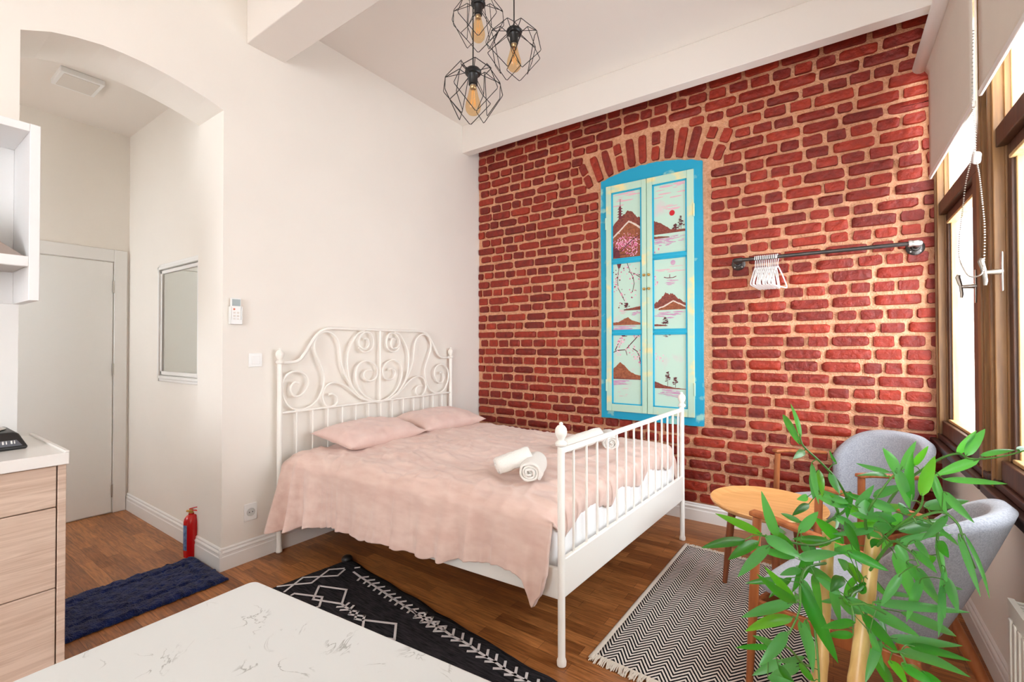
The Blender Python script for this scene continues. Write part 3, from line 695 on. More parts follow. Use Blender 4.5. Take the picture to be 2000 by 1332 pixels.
# ================================================================== RUGS
# dark rug with cream line pattern
rl = Vector((-2.60, 1.835, 0)); 
RC = [Vector((-2.514, 1.813, 0)), Vector((-.60, 1.585, 0)), Vector((-.72, .55, 0)), Vector((-2.635, .76, 0))]
t = thing('patterned_rug', 'black woven rug with cream diamond and fishbone lines, between bed and white table', 'rug', (-1.6, 1.25, 0))
def rug(u, v):
    p = RC[0].lerp(RC[1], u).lerp(RC[3].lerp(RC[2], u), v); wv = .008*ns(u*14, v*3, 2)
    p += Vector((.004*ns(u*30, v*30), wv*(1-v), 0)); return p
def rugz(p): return .004+.003*(1+ns(p.x*3, p.y*3))
mb = MB()
mb.grid(lambda u, v: Vector((*rug(u, v).xy, .007+.003*ns(u*9, v*6)+.007*math.sin(u*40)*sstep(.06, 0, v)*.5))-t.location, 120, 40)
mb.build('rug_weave', M_['rugblack'], t, solid=.008)
def flatline(mb, pts, w, z=.0165):
    for a, b in zip(pts[:-1], pts[1:]):
        a = Vector(a); b = Vector(b); d = (b-a)
        if d.length < 1e-5: continue
        d.normalize(); s = Vector((-d.y, d.x, 0))*w/2; a2 = a-d*w*.4; b2 = b+d*w*.4
        mb.prism([a2-s, b2-s, b2+s, a2+s], (0, 0, .002))
def P3(x, y): return onz(520+x/6.667, 1080+y/6.667, .0165)
def P4(x, y): return onz(800+x/6.667, 1140+y/6.667, .0165)
mb = MB(); Wd = .0115
def ln(f, *q): flatline(mb, [f(*k)-t.location for k in q], Wd)
ln(P3, (1140, 250), (1230, 315), (1440, 450), (1720, 640), (1880, 740), (1960, 800)); ln(P4, (40, 345), (100, 395))
for x, y in [(1230, 320), (1310, 360), (1370, 400), (1440, 450), (1510, 500), (1580, 545), (1650, 590), (1720, 640), (1800, 690), (1880, 740)]:
    ln(P3, (x-36, y+36), (x, y), (x+96, y-10))
for x, y in [(140, 410), (225, 470), (305, 525), (400, 585)]:
    ln(P4, (x-80, y+36), (x-38, y-24), (x+74, y-28), (x+44, y+34), (x-80, y+36))
ln(P4, (100, 395), (450, 610), (560, 690), (680, 745), (790, 810), (890, 885), (1005, 960), (1110, 1020), (1230, 1110), (1375, 1190), (1520, 1265), (1700, 1370))
for x, y in [(560, 690), (680, 745), (790, 810), (890, 885), (1005, 960), (1120, 1020), (1230, 1110), (1375, 1190), (1510, 1262), (1660, 1350)]:
    ln(P4, (x+18, y-92), (x, y), (x-132, y-4))
ln(P3, (150, 437), (360, 412), (590, 392), (820, 217), (1010, 202)); ln(P3, (240, 505), (480, 320), (930, 297), (1020, 220)); ln(P3, (1160, 195), (1215, 188))
ln(P3, (690, 430), (1045, 480), (985, 665), (610, 605), (690, 430)); ln(P3, (330, 550), (365, 530), (730, 575), (690, 700), (520, 740))
ln(P3, (985, 665), (1020, 700), (1090, 740)); ln(P3, (925, 705), (1020, 700), (1075, 655)); ln(P3, (970, 745), (1090, 740), (1135, 690))
ln(P3, (1110, 755), (1195, 765), (1160, 815), (1080, 800), (1110, 755)); ln(P3, (1170, 815), (1280, 825), (1260, 880), (1160, 860), (1170, 815))
ln(P3, (1270, 875), (1690, 925), (1670, 1130), (1245, 1060), (1270, 875))
mb.build('line_pattern', M_['rugwhite'], t)
mb = MB(); mb.sphere((RC[0]+Vector((0, -.02, .02)))-t.location, .035, 14, 8, (1, 1, .7)); mb.build('corner_pompom', M_['black'], t)

# zigzag rug
CR = [Vector((-.823, 3.252)), Vector((-.871, 1.835))]
dirv = (CR[0]-CR[1]); Lr = dirv.length; angr = math.atan2(-dirv.x, dirv.y)
t = thing('zigzag_rug', 'black and cream zigzag rug with fringed ends, at the foot of the bed', 'rug', (CR[1].x, CR[1].y, 0), angr)
Wr = .80
mb = MB(); mb.grid(lambda u, v: Vector((lerp(.018, Wr-.018, u), lerp(.03, Lr-.015, v), .006+.002*ns(u*6, v*9))), 30, 60); mb.build('rug_weave', M_['chevron'], t, solid=.008)
for x in (.009, Wr-.009):
    mb = MB(); mb.grid(lambda u, v: Vector((x+(u-.5)*.022, lerp(.0, Lr, v), .008+.003*math.sin(u*PI))), 3, 50)
    mb.build('selvage', M_['fringe'], t, solid=.006)
rnd = random.Random(3)
for y0, sg in ((.03, -1), (Lr-.015, 1)):
    mb = MB()
    for i in range(150):
        x = .004+(Wr-.008)*i/149; l = rnd.uniform(.03, .048); q = rnd.uniform(-.012, .012)
        mb.tube([(x, y0-sg*.006, .010), (x+q*.5, y0+sg*l*.5, .012), (x+q, y0+sg*l, .004)], [.004, .0034, .002], 5)
    mb.build('fringe', M_['fringe'], t)

# navy mat
mt = MB(); XA, XB, YA, Y2 = -3.355, -2.880, .490, 1.260
def shag(u, v):
    x = lerp(XA, XB, u); y = lerp(YA, Y2, v); e = min(u, 1-u)*(XB-XA); f = min(v, 1-v)*(Y2-YA); d = min(e, f)
    h = .024*min(1, (d/.025))**.5 + .010*ns(x*26, y*26)*min(1, d/.02) + .005*ns(x*70, y*70)
    if .085 < d < .115: h -= .011
    x += .007*ns(x*40, y*40, 1); y += .007*ns(x*40, y*40, 2)
    return Vector((x, y, max(.002, h+.003)))
mt.grid(shag, 120, 160); o = mt.build('shag_mat', M_['navy'], smooth=True, angle=180, solid=.003)
tag(o, 'navy blue shaggy mat on the floor under the arch', 'rug')

# ================================================================== PAINTED WINDOW ON THE BRICK WALL
pw = thing('painted_window', 'turquoise arched window with mint shutters painted with mountains and blossom, on the brick wall', 'painted window', (WX, YB, .74))
PO = pw.location
def pwbuild(mb, name, m, par=None, **k):
    mb.v = [tuple(Vector(p)-PO) for p in mb.v]; return mb.build(name, m, par or pw, **k)
SX0, SX1, SXM, SZ0, SZ1 = -1.597, -.868, -1.241, .800, 2.744
def outer(n=24):
    P = [(WX-WHW, .737), (WX+WHW, .737)]
    a1 = math.asin(WHW/WR)
    for i in range(n+1):
        a = lerp(a1, -a1, i/n); P.append((WX+WR*math.sin(a), ACZ+WR*math.cos(a)))
    return P
O = outer(); mb = MB(); Fy = YB-.022
E_ = []
for i in range(len(O)):
    a, b = O[i], O[(i+1) % len(O)]
    for k in range(10):
        t_ = k/10; x, z = lerp(a[0], b[0], t_), lerp(a[1], b[1], t_); j = .006*ns(x*22, z*22, 5); E_.append((x+j, z+.006*ns(x*22, z*22, 9)))
I_ = []
for x, z in E_: I_.append((min(max(x, SX0), SX1), min(max(z, SZ0), SZ1)))
V = [(x, Fy, z) for x, z in E_]+[(x, Fy, z) for x, z in I_]+[(x, YB+.03, z) for x, z in E_]+[(x, YB+.03, z) for x, z in I_]
n = len(E_); fs = []
for i in range(n):
    j = (i+1) % n; fs += [(i, j, n+j, n+i), (2*n+i, i, n+i, 3*n+i) if 0 else (i, j, 2*n+j, 2*n+i), (n+i, n+j, 3*n+j, 3*n+i)]
mb.add(V, fs); pwbuild(mb, 'frame', M_['turq'], angle=30)
mb = MB(); mb.box((SX0-.01, YB-.008, SZ0-.01), (SX1+.01, YB+.02, SZ1+.01)); pwbuild(mb, 'backing_board', M_['mint'])
Sy0, Sy1 = YB-.034, YB-.010
ZM = [(.862, 1.462), (1.488, 2.074), (2.100, 2.682)]
MATS = [M_[k] for k in ('mintpale', 'mountain', 'mountain2', 'plum', 'branchp', 'mauve', 'rose', 'blossom', 'blossom2', 'sunred', 'snow')]
MI = dict(zip(('bg', 'mtn', 'mtn2', 'plum', 'twig', 'mauve', 'rose', 'bl', 'bl2', 'sun', 'snow'), range(11)))
rnd = random.Random(21)
class Art:
    def __init__(s, x0, x1, z0, z1):
        s.x0, s.x1, s.z0, s.z1 = x0, x1, z0, z1; s.mb = MB(); s.k = 0
        s.mb.box((x0-.004, YB-.020, z0-.004), (x1+.004, YB-.015, z1+.004), MI['bg'])
    def pt(s, u, v, y): return (lerp(s.x0, s.x1, min(1, max(0, u))), y, lerp(s.z0, s.z1, min(1, max(0, v))))
    def poly(s, P, m):
        s.k += 1; y = YB-.0200-.00004*s.k
        s.mb.add([s.pt(u, v, y) for u, v in P], [tuple(range(len(P)))], MI[m])
    def ell(s, u, v, a, b, m, rot=0, n=12, jag=0):
        asp = (s.x1-s.x0)/(s.z1-s.z0); P = []
        for i in range(n):
            t = 2*PI*i/n; q = 1+jag*rnd.uniform(-1, 1); x = a*math.cos(t)*q; z = b*math.sin(t)*q
            P.append((u+x*math.cos(rot)-z*math.sin(rot)/asp, v+x*math.sin(rot)*asp+z*math.cos(rot)))
        s.poly(P, m)
    def streaks(s, u0, u1, v0, v1, n, m, l=.2, h=.006):
        for i in range(n):
            u = rnd.uniform(u0, u1); v = rnd.uniform(v0, v1); s.ell(u, v, l*rnd.uniform(.3, 1), h*rnd.uniform(.5, 1.2), m, n=8, jag=.15)
    def ridge(s, P, base, m, rough=.012):
        Q = []
        for (a, b) in zip(P[:-1], P[1:]):
            for k in range(5):
                t = k/5; Q.append((lerp(a[0], b[0], t), lerp(a[1], b[1], t)+rnd.uniform(-rough, rough)))
        Q.append(P[-1])
        for i in range(len(Q)-1):
            s.poly([(Q[i][0], base), (Q[i+1][0], base), Q[i+1], Q[i]], m); s.k -= 1
        s.k += 1
    def line(s, P, w, m):
        asp = (s.x1-s.x0)/(s.z1-s.z0)
        for (a, b), k in zip(zip(P[:-1], P[1:]), range(99)):
            dx = (b[0]-a[0])*asp; dz = b[1]-a[1]; l = math.hypot(dx, dz) or 1; nx, nz = -dz/l*w/asp, dx/l*w
            s.poly([(a[0]-nx, a[1]-nz), (b[0]-nx*.8, b[1]-nz*.8), (b[0]+nx*.8, b[1]+nz*.8), (a[0]+nx, a[1]+nz)], m)
    def dots(s, P, n, sp, r, ms):
        for i in range(n):
            a = rnd.choice(P); u = a[0]+rnd.gauss(0, sp); v = a[1]+rnd.gauss(0, sp*.5)
            if .02 < u < .98 and .02 < v < .98: s.ell(u, v, r*rnd.uniform(.6, 1.3), r*.48*rnd.uniform(.6, 1.3), rnd.choice(ms), rot=rnd.uniform(0, 3), n=6)
    def tree(s, u, v, h):
        s.line([(u, v), (u+.01, v+h)], .003, 'twig')
        for i in range(26):
            t = rnd.uniform(.3, 1); s.ell(u+rnd.uniform(-.13, .13)*(1.15-t), v+h*t, .035, .006, 'twig', rot=rnd.uniform(-.5, .5), n=6)
    def done(s, par): return pwbuild(s.mb, 'painted_pane', MATS, par, smooth=False)
def paint(side, row, A):
    if side == 0 and row == 2:
        A.streaks(.1, .95, .80, .98, 12, 'rose', .3, .010)
        A.ridge([(0, .49), (.15, .58), (.3, .62), (.55, .70), (.75, .66), (.85, .60), (1, .56)], .05, 'mtn')
        A.line([(.27, .60), (.27, .79)], .022, 'plum'); A.line([(.275, .79), (.28, .90)], .004, 'twig')
        for i, z in enumerate((.625, .665, .705, .745)): A.poly([(.15+.01*i, z), (.40-.01*i, z), (.34, z+.016), (.21, z+.016)], 'plum')
        A.ridge([(0, .34), (.3, .45), (.58, .56), (.8, .50), (1, .43)], .30, 'snow', .004); A.ridge([(0, .31), (.3, .42), (.58, .53), (.8, .47), (1, .40)], .0, 'mtn2', .004)
        br = [(.05, .02), (.12, .12), (.30, .10), (.55, .20), (.75, .27), (.95, .31)]
        A.poly([(.02, .03), (.28, .0), (.24, .12), (.06, .20), (0, .16)], 'plum')
        A.dots([(.2+.1*i, .22+.03*rnd.uniform(-1, 1.6)) for i in range(8)], 230, .10, .022, ['bl', 'bl2', 'bl2', 'bl']); A.line(br, .007, 'twig'); A.line([(.24, .05), (.6, .06), (.9, .12)], .006, 'twig'); A.dots([(.8, .08), (.6, .06)], 40, .08, .02, ['bl', 'bl2'])
    if side == 1 and row == 2:
        A.streaks(.05, .95, .78, .98, 14, 'rose', .26, .010); A.streaks(.3, .7, .60, .72, 8, 'rose', .2, .008)
        A.ell(.58, .565, .085, .040, 'sun', n=20)
        A.ridge([(0, .50), (.18, .45), (.35, .41), (.55, .34), (.75, .315), (1, .31)], .285, 'mtn'); A.ridge([(0, .26), (.2, .255), (.5, .235)], .225, 'mtn', .003)
        A.streaks(.02, .6, .12, .22, 26, 'mauve', .16, .009); A.streaks(.6, .98, .15, .24, 14, 'mauve', .12, .006); A.tree(.85, .30, .20); A.tree(.68, .30, .10); A.dots([(.1, .02), (.2, .03)], 10, .05, .02, ['bl'])
    if side == 0 and row == 1:
        b1 = [(.25, .99), (.2, .85), (.17, .72), (.2, .62), (.32, .52), (.42, .43)]; b2 = [(.52, .99), (.62, .86), (.72, .78), (.76, .68), (.70, .56)]; b3 = [(.62, .86), (.85, .80), (.98, .76)]
        A.poly([(.14, 1), (.32, 1), (.27, .93), (.2, .92)], 'plum')
        for b in (b1, b2, b3): A.line(b, .005, 'twig')
        A.dots(b1+b2+b3+[(.05, .7), (.9, .88), (.5, .9), (.7, .5), (.35, .38)], 95, .07, .022, ['bl', 'bl2', 'plum', 'bl'])
        A.ridge([(.4, .305), (.7, .325), (.9, .34), (1, .345)], .29, 'mtn', .002); A.tree(.5, .31, .09); A.streaks(.7, .98, .22, .27, 8, 'mauve', .1, .01); A.streaks(.3, .6, .24, .30, 5, 'rose', .15, .005)
        A.ridge([(0, .11), (.2, .12), (.38, .16), (.55, .19), (.68, .14), (1, .10)], .075, 'mtn2', .004); A.streaks(.05, .7, .01, .06, 18, 'mauve', .2, .01)
    if side == 1 and row == 1:
        A.ell(.6, .93, .075, .036, 'mauve', n=16); A.streaks(.2, .9, .80, .88, 8, 'rose', .24, .006)
        A.line([(.32, .735), (.42, .72), (.6, .72), (.70, .735)], .006, 'plum'); A.line([(.5, .725), (.5, .77)], .005, 'plum'); A.streaks(.35, .65, .62, .69, 12, 'mauve', .16, .006); A.dots([(.06, .72), (.08, .66)], 14, .03, .02, ['bl', 'bl2'])
        A.ridge([(0, .36), (.2, .42), (.37, .515), (.48, .49), (.58, .50), (.75, .42), (1, .36)], .30, 'mtn'); A.ridge([(.05, .295), (.3, .33), (.6, .405), (.8, .36), (1, .315)], .285, 'snow', .003); A.ridge([(.15, .29), (.35, .32), (.6, .385), (.8, .34), (1, .295)], .272, 'mtn2', .003)
        A.streaks(.1, .85, .16, .25, 20, 'mauve', .2, .010); A.ridge([(0, .075), (.2, .07), (.42, .055)], .045, 'mtn', .002); A.tree(.36, .04, .13)
    if side == 0 and row == 0:
        b1 = [(0, .74), (.15, .77), (.45, .78), (.62, .86), (.78, .93), (.9, .99)]; b2 = [(.08, .77), (.2, .88), (.26, .95)]; b3 = [(.7, .80), (.85, .76), (.93, .68), (.97, .58)]
        for b in (b1, b2, b3): A.line(b, .007, 'twig')
        A.line([(.45, .78), (.5, .70)], .005, 'twig'); A.streaks(.35, .5, .975, .99, 4, 'plum', .1, .008)
        A.dots(b1+b2+b3+[(.2, .70), (.75, .70), (.3, .9)], 90, .06, .022, ['bl', 'bl2', 'bl2'])
        A.ridge([(0, .50), (.12, .54), (.25, .60), (.4, .56), (.6, .47), (.8, .43), (1, .41)], .365, 'mtn2', .005); A.ridge([(0, .375), (.5, .37), (1, .365)], .355, 'mtn', .002); A.streaks(.02, .45, .27, .34, 20, 'mauve', .22, .010); A.streaks(.2, .8, .10, .25, 6, 'rose', .15, .004)
    if side == 1 and row == 0:
        A.streaks(.3, .5, .96, .99, 5, 'plum', .06, .006); A.dots([(.12, .68), (.22, .66)], 14, .05, .02, ['bl2', 'rose'])
        A.ridge([(0, .345), (.12, .33), (.3, .295), (.6, .27), (1, .255)], .25, 'mtn', .002); A.tree(.42, .28, .20); A.tree(.66, .27, .14); A.streaks(.25, .8, .14, .24, 26, 'mauve', .16, .006)
for side, (xa, xb) in enumerate(((SX0, SXM-.002), (SXM+.002, SX1))):
    pa, pb = (xa+.048, xb-.040) if side == 0 else (xa+.045, xb-.052)
    mb = MB()
    mb.box((xa, Sy0, SZ0), (pa, Sy1, SZ1)); mb.box((pb, Sy0, SZ0), (xb, Sy1, SZ1)); mb.box((pa, Sy0, SZ0), (pb, Sy1, ZM[0][0])); mb.box((pa, Sy0, ZM[2][1]), (pb, Sy1, SZ1))
    sh = pwbuild(mb, 'shutter', M_['mint'], bevel=.003)
    for row, (za, zb) in enumerate(ZM):
        A = Art(pa+.008, pb-.008, za+.006, zb-.006); paint(side, row, A); A.done(sh)
        mb = MB(); y0, y1 = Sy0+.003, YB-.014
        for a, b in (((pa-.001, za-.001), (pa+.012, zb+.001)), ((pb-.012, za), (pb+.001, zb)), ((pa, za-.001), (pb, za+.010)), ((pa, zb-.012), (pb, zb+.001))): mb.box((a[0], y0, a[1]), (b[0], y1, b[1]))
        pwbuild(mb, 'bead', M_['turq2'], sh, bevel=.002)
    for z in (ZM[0][1]+.013, ZM[1][1]+.013):
        mb = MB(); mb.box((pa, Sy0+.001, z-.013), (pb, Sy1, z+.013)); pwbuild(mb, 'glazing_bar', M_['turq2'], sh, bevel=.003)
    hx = xb-.018 if side == 0 else xa+.018
    for z in (1.83, 1.945):
        mb = MB(); mb.lathe([(.011, 0), (.012, .003), (.006, .006), (.005, .012), (.010, .016), (.009, .022), (.002, .025)], (hx, Sy0, z), 12, Matrix.Rotation(PI/2, 3, 'X')); pwbuild(mb, 'knob', M_['brass'], sh)
    for z in (1.02, 2.42):
        mb = MB(); hx2 = xa if side == 0 else xb; mb.tube([(hx2, Sy0, z-.05), (hx2, Sy0, z+.05)], .007, 8); pwbuild(mb, 'hinge', M_['mint'], sh)

# ================================================================== CLOTHES RAIL AND HANGERS
RY, RZ, RX0, RX1 = 3.585, 1.966, -.556, .437
t = thing('clothes_rail', 'dark iron pipe clothes rail fixed to the brick wall beside the window', 'clothes rail', (RX0, YB, RZ))
def rel(mb, o): mb.v = [tuple(Vector(p)-o.location) for p in mb.v]; return mb
mb = MB(); mb.tube([(RX0+.02, RY, RZ), (RX1-.02, RY, RZ)], .0125, 14); rel(mb, t).build('rail', M_['pipe'], t)
for x, s, m in ((RX0, 1, 'pipe'), (RX1, -1, 'pipelight')):
    mb = MB(); mb.tube(spline([(x+s*.045, RY, RZ), (x+s*.02, RY, RZ), (x+s*.002, RY+.006, RZ), (x, RY+.022, RZ), (x, RY+.05, RZ)], 5), .0175, 14); mb.tube([(x+s*.036, RY, RZ), (x+s*.05, RY, RZ)], .020, 14); rel(mb, t).build('elbow', M_[m], t)
    mb = MB(); mb.tube([(x, RY+.045, RZ), (x, YB-.02, RZ)], .0125, 12); rel(mb, t).build('stub', M_['pipe'], t)
    mb = MB(); mb.lathe([(.046, -.004), (.047, .006), (.042, .012), (.024, .016), (.020, .030), (.012, .031)], (x, YB-.010, RZ), 24, Matrix.Rotation(PI/2, 3, 'X')); fl = rel(mb, t).build('flange', M_['pipe'], t)
    for k in range(4):
        a = PI/4+k*PI/2; mb = MB(); mb.sphere((x+.033*math.cos(a), YB-.022, RZ+.033*math.sin(a)), .006, 8, 6, (1, .6, 1)); rel(mb, t).build('screw', M_['pipelight'], fl)
# hanger: origin on the hook's crown
def hanger_mesh():
    mb = MB(); R = .0165
    hook = [(0, -.018-.004, -.012)]+[(0, R*math.cos(a), R*math.sin(a)-.0) for a in [PI*1.0-.15-i*(PI*1.05)/8 for i in range(9)]]+[(0, .006, -.026), (0, 0, -.045), (0, 0, -.07)]
    mb.tube(spline(hook, 3), .0028, 7)
    mb.tube(spline([(0, -.165, -.188), (0, -.150, -.172), (0, -.08, -.115), (0, -.02, -.075), (0, 0, -.066), (0, .02, -.075), (0, .08, -.115), (0, .150, -.172), (0, .165, -.188), (0, .158, -.199), (0, .1, -.200), (0, 0, -.200), (0, -.1, -.200), (0, -.158, -.199)], 4, True), .0045, 7, closed=True)
    return mb
hm = None
NH = 13
x0h, x1h = ony(1475, 500, RY).x, ony(1519, 496, RY).x
for i in range(NH):
    x = lerp(x0h, x1h, i/(NH-1))
    if hm is None:
        hm = hanger_mesh().build('coat_hanger', M_['plw']); o = hm
    else:
        o = hm.copy(); COL.objects.link(o)
    o.location = (x, RY, RZ+.0); o.rotation_euler = (0, 0, -.10+.02*math.sin(i*2.3)+(.05 if i < NH-1 else -.16))
    tag(o, '%s white coat hanger from the left end of the iron clothes rail' % ['first', 'second', 'third', 'fourth', 'fifth', 'sixth', 'seventh', 'eighth', 'ninth', 'tenth', 'eleventh', 'twelfth', 'last'][i], 'hanger', 'white coat hangers on the clothes rail')
o['label'] = 'rightmost white plastic coat hanger on the iron rail, its open triangle in full view'

# ================================================================== PENDANT LAMPS
def pendant(px, py, dist, tw, label):
    c = atd(px, py, dist); t = thing('pendant_lamp', label, 'pendant lamp', c, tw, 'wire cage pendant lamps')
    R = .122; S = lambda th, ph: Vector((R*math.sin(th)*math.cos(ph), R*math.sin(th)*math.sin(ph), R*math.cos(th)))
    mb = MB(); n = 6
    for k in range(n):
        ph = 2*PI*k/n; d = PI/n*1.15
        d = .80; up = .10 if k % 2 else -.10
        loop = [S(.50, ph), S(1.16, ph+d*.62), S(1.62+up, ph+d), S(PI-.50, ph+.06), S(1.62+up, ph-d), S(1.16, ph-d*.62)]
        P = []
        for i in range(len(loop)):
            a, b = loop[i], loop[(i+1) % len(loop)]; P += [a.lerp(b, .04), a.lerp(b, .5), a.lerp(b, .96)]
        mb.tube(P, .0016, 6, closed=True)
        mb.tube([Vector((.028*math.cos(ph), .028*math.sin(ph), .078)), S(.52, ph)], .0016, 6)
        mb.tube([Vector((.028*math.cos(ph+.5), .028*math.sin(ph+.5), .076)), S(1.16, ph+d*.62)], .0014, 6)
    mb.build('wire_cage', M_['blackmetal'], t)
    mb = MB(); mb.lathe([(.004, .106), (.010, .100), (.026, .094), (.033, .086), (.034, .078), (.030, .072), (.022, .070), (.0185, .064), (.0185, .030), (.016, .028)], (0, 0, 0), 20); mb.build('lamp_socket', M_['black'], t)
    mb = MB(); mb.tube([(0, 0, .10), (0, 0, ZC-c.z)], .0028, 8); mb.build('cord', M_['black'], t)
    mb = MB(); mb.lathe([(.012, .032), (.0135, .020), (.016, .008), (.022, -.018), (.030, -.045), (.032, -.060), (.029, -.076), (.020, -.088), (.008, -.094), (.001, -.095)], (0, 0, 0), 20); b = mb.build('bulb', M_['amber'], t)
    mb = MB(); mb.lathe([(.0125, .034), (.013, .024), (.0125, .014), (.011, .012)], (0, 0, 0), 16); mb.build('bulb_cap', M_['steel'], b)
    mb = MB()
    for k in range(5):
        a = 2*PI*k/5; mb.tube([(.004*math.cos(a), .004*math.sin(a), .008), (.010*math.cos(a), .010*math.sin(a), -.040), (.012*math.cos(a+.6), .012*math.sin(a+.6), -.062), (.006*math.cos(a+.6), .006*math.sin(a+.6), -.030)], .0007, 5)
    mb.build('filament', M_['filament'], b)
pendant(924, 180, 1.86, .30, 'lowest black wire cage pendant lamp with amber bulb, left of the three')
pendant(1004, 98, 2.02, .62, 'black wire cage pendant lamp with amber bulb, rightmost of the three')
pendant(934, 42, 2.10, .10, 'topmost black wire cage pendant lamp, cut by the upper edge of the picture')

# ================================================================== SMALL WALL THINGS
def wallbox(name, px0, py0, px1, py1, depth, label, cat, m):
    a = onx(px0, py0, XW); b = onx(px1, py1, XW); c = Vector((XW, (a.y+b.y)/2, (a.z+b.z)/2)); hy, hz = abs(a.y-b.y)/2, abs(a.z-b.z)/2
    return thing(name, label, cat, c), hy, hz
t, hy, hz = wallbox('remote_holder', 446, 598, 469, 634, .03, 'white plastic holder on the wall beside the arch holding a remote control', 'holder', 0)
mb = MB(); mb.box((0, -hy, -hz), (.004, hy, hz)); mb.box((.004, -hy, -hz), (.030, -hy+.004, hz)); mb.box((.004, hy-.004, -hz), (.030, hy, hz)); mb.box((.004, -hy, -hz), (.030, hy, -hz+.004)); mb.box((.026, -hy, -hz), (.030, hy, -hz+.03)); mb.build('holder_shell', M_['plw'], t, bevel=.002)
t2 = thing('remote_control', 'white air conditioner remote control sitting in its wall holder', 'remote control', t.location+Vector((.006, 0, .0)))
k = .85
mb = MB(); mb.box((0, -hy*k, -hz+.006), (.019, hy*k, hz+.052)); mb.build('body', M_['plw'], t2, bevel=.003)
mb = MB(); mb.box((.019, -hy*.7, hz+.002), (.0196, hy*.7, hz+.044)); mb.build('display', M_['grayscreen'], t2)
mb = MB(); mb.lathe([(.006, 0), (.006, .002), (.004, .003)], (.019, -hy*.35, hz-.018), 12, Matrix.Rotation(PI/2, 3, 'Y')); mb.build('power_button', mat('orange button', srgb(214, 120, 90), .5), t2)
for i in range(3):
    for j in range(2): mb = MB(); mb.box((.019, -hy*.5+j*hy*.6, hz-.045-i*.02), (.0205, -hy*.5+j*hy*.6+hy*.4, hz-.034-i*.02)); mb.build('button', M_['diff'], t2, bevel=.001)
t, hy, hz = wallbox('light_switch', 485, 690, 511, 716, .01, 'square white light switch on the wall left of the headboard', 'light switch', 0)
mb = MB(); mb.box((0, -hy, -hz), (.009, hy, hz)); mb.build('plate', M_['plw'], t, bevel=.003)
mb = MB(); mb.box((.009, -hy*.62, -hz*.62), (.013, hy*.62, hz*.62)); mb.build('rocker', M_['plw'], t, bevel=.002)
t, hy, hz = wallbox('power_socket', 476, 986, 501, 1012, .01, 'white round pin power socket low on the wall left of the bed', 'power socket', 0)
mb = MB(); mb.box((0, -hy, -hz), (.009, hy, hz)); mb.build('plate', M_['plw'], t, bevel=.003)
mb = MB(); mb.lathe([(.001, .0012), (.0195, .0012), (.0215, .005), (.025, .005), (.026, 0)], (.009, 0, 0), 24, Matrix.Rotation(PI/2, 3, 'Y')); mb.build('well', mat('socket well', srgb(205, 205, 202), .4), t)
for y in (-.0095, .0095): mb = MB(); mb.lathe([(.003, 0), (.003, .0015), (.001, .002)], (.0102, y, 0), 10, Matrix.Rotation(PI/2, 3, 'Y')); mb.build('contact', M_['black'], t)
# hall: lamp, mirror, extinguisher
t = thing('ceiling_light', 'square white ceiling light panel in the hall behind the arch', 'ceiling light', (-4.085, .842, ZH))
mb = MB(); mb.box((-.125, -.108, -.034), (.125, .108, 0)); mb.build('housing', M_['plw'], t, bevel=.004)
mb = MB(); mb.box((-.105, -.088, -.037), (.105, .088, -.033)); mb.build('diffuser', M_['diff'], t, bevel=.002)
t = thing('wall_mirror', 'tall mirror in a white moulded frame on the hall wall', 'mirror', (-3.762, YH, 1.537))
mb = MB()
for k, (w, d) in enumerate(((0, .018), (.022, .032), (.05, .022))):
    a, b = .38-w, .435-w; c = .022 if k < 2 else .026
    for box in (((-a, -d, -b), (-a+c, 0, b)), ((a-c, -d, -b), (a, 0, b)), ((-a, -d, b-c), (a, 0, b)), ((-a, -d, -b), (a, 0, -b+c))): mb.box(*box)
mb.build('mirror_frame', M_['trimw'], t, bevel=.004)
mb = MB(); mb.box((-.31, -.012, -.365), (.31, -.004, .365)); mb.build('mirror_glass', M_['mirror'], t)
ex = onz(380, 1083); t = thing('fire_extinguisher', 'small red fire extinguisher standing on the hall floor behind the arch jamb', 'fire extinguisher', (ex.x, 1.270, 0), -.4)
mb = MB(); mb.lathe([(.036, 0), (.041, .004), (.042, .02), (.042, .225), (.038, .245), (.026, .262), (.016, .268), (.015, .278)], (0, 0, 0), 24); mb.build('cylinder', M_['red'], t)
mb = MB(); mb.grid(lambda u, v: (.0426*math.cos(lerp(4.25, 5.75, u)), .0426*math.sin(lerp(4.25, 5.75, u)), lerp(.05, .21, v)), 14, 3); mb.build('label_sticker', M_['bluelabel'], t)
mb = MB(); mb.lathe([(.013, .276), (.014, .282), (.012, .288), (.012, .298), (.008, .302)], (0, 0, 0), 14); mb.tube([(0, 0, .288), (-.015, -.025, .290)], [.008, .007], 8); mb.build('valve', M_['brass'], t)
mb = MB(); mb.beam((-.006, -.008, .304), (.032, .052, .322), .016, .006); mb.beam((.0, 0, .296), (.030, .048, .292), .014, .005); mb.build('lever', M_['red'], t, bevel=.001)

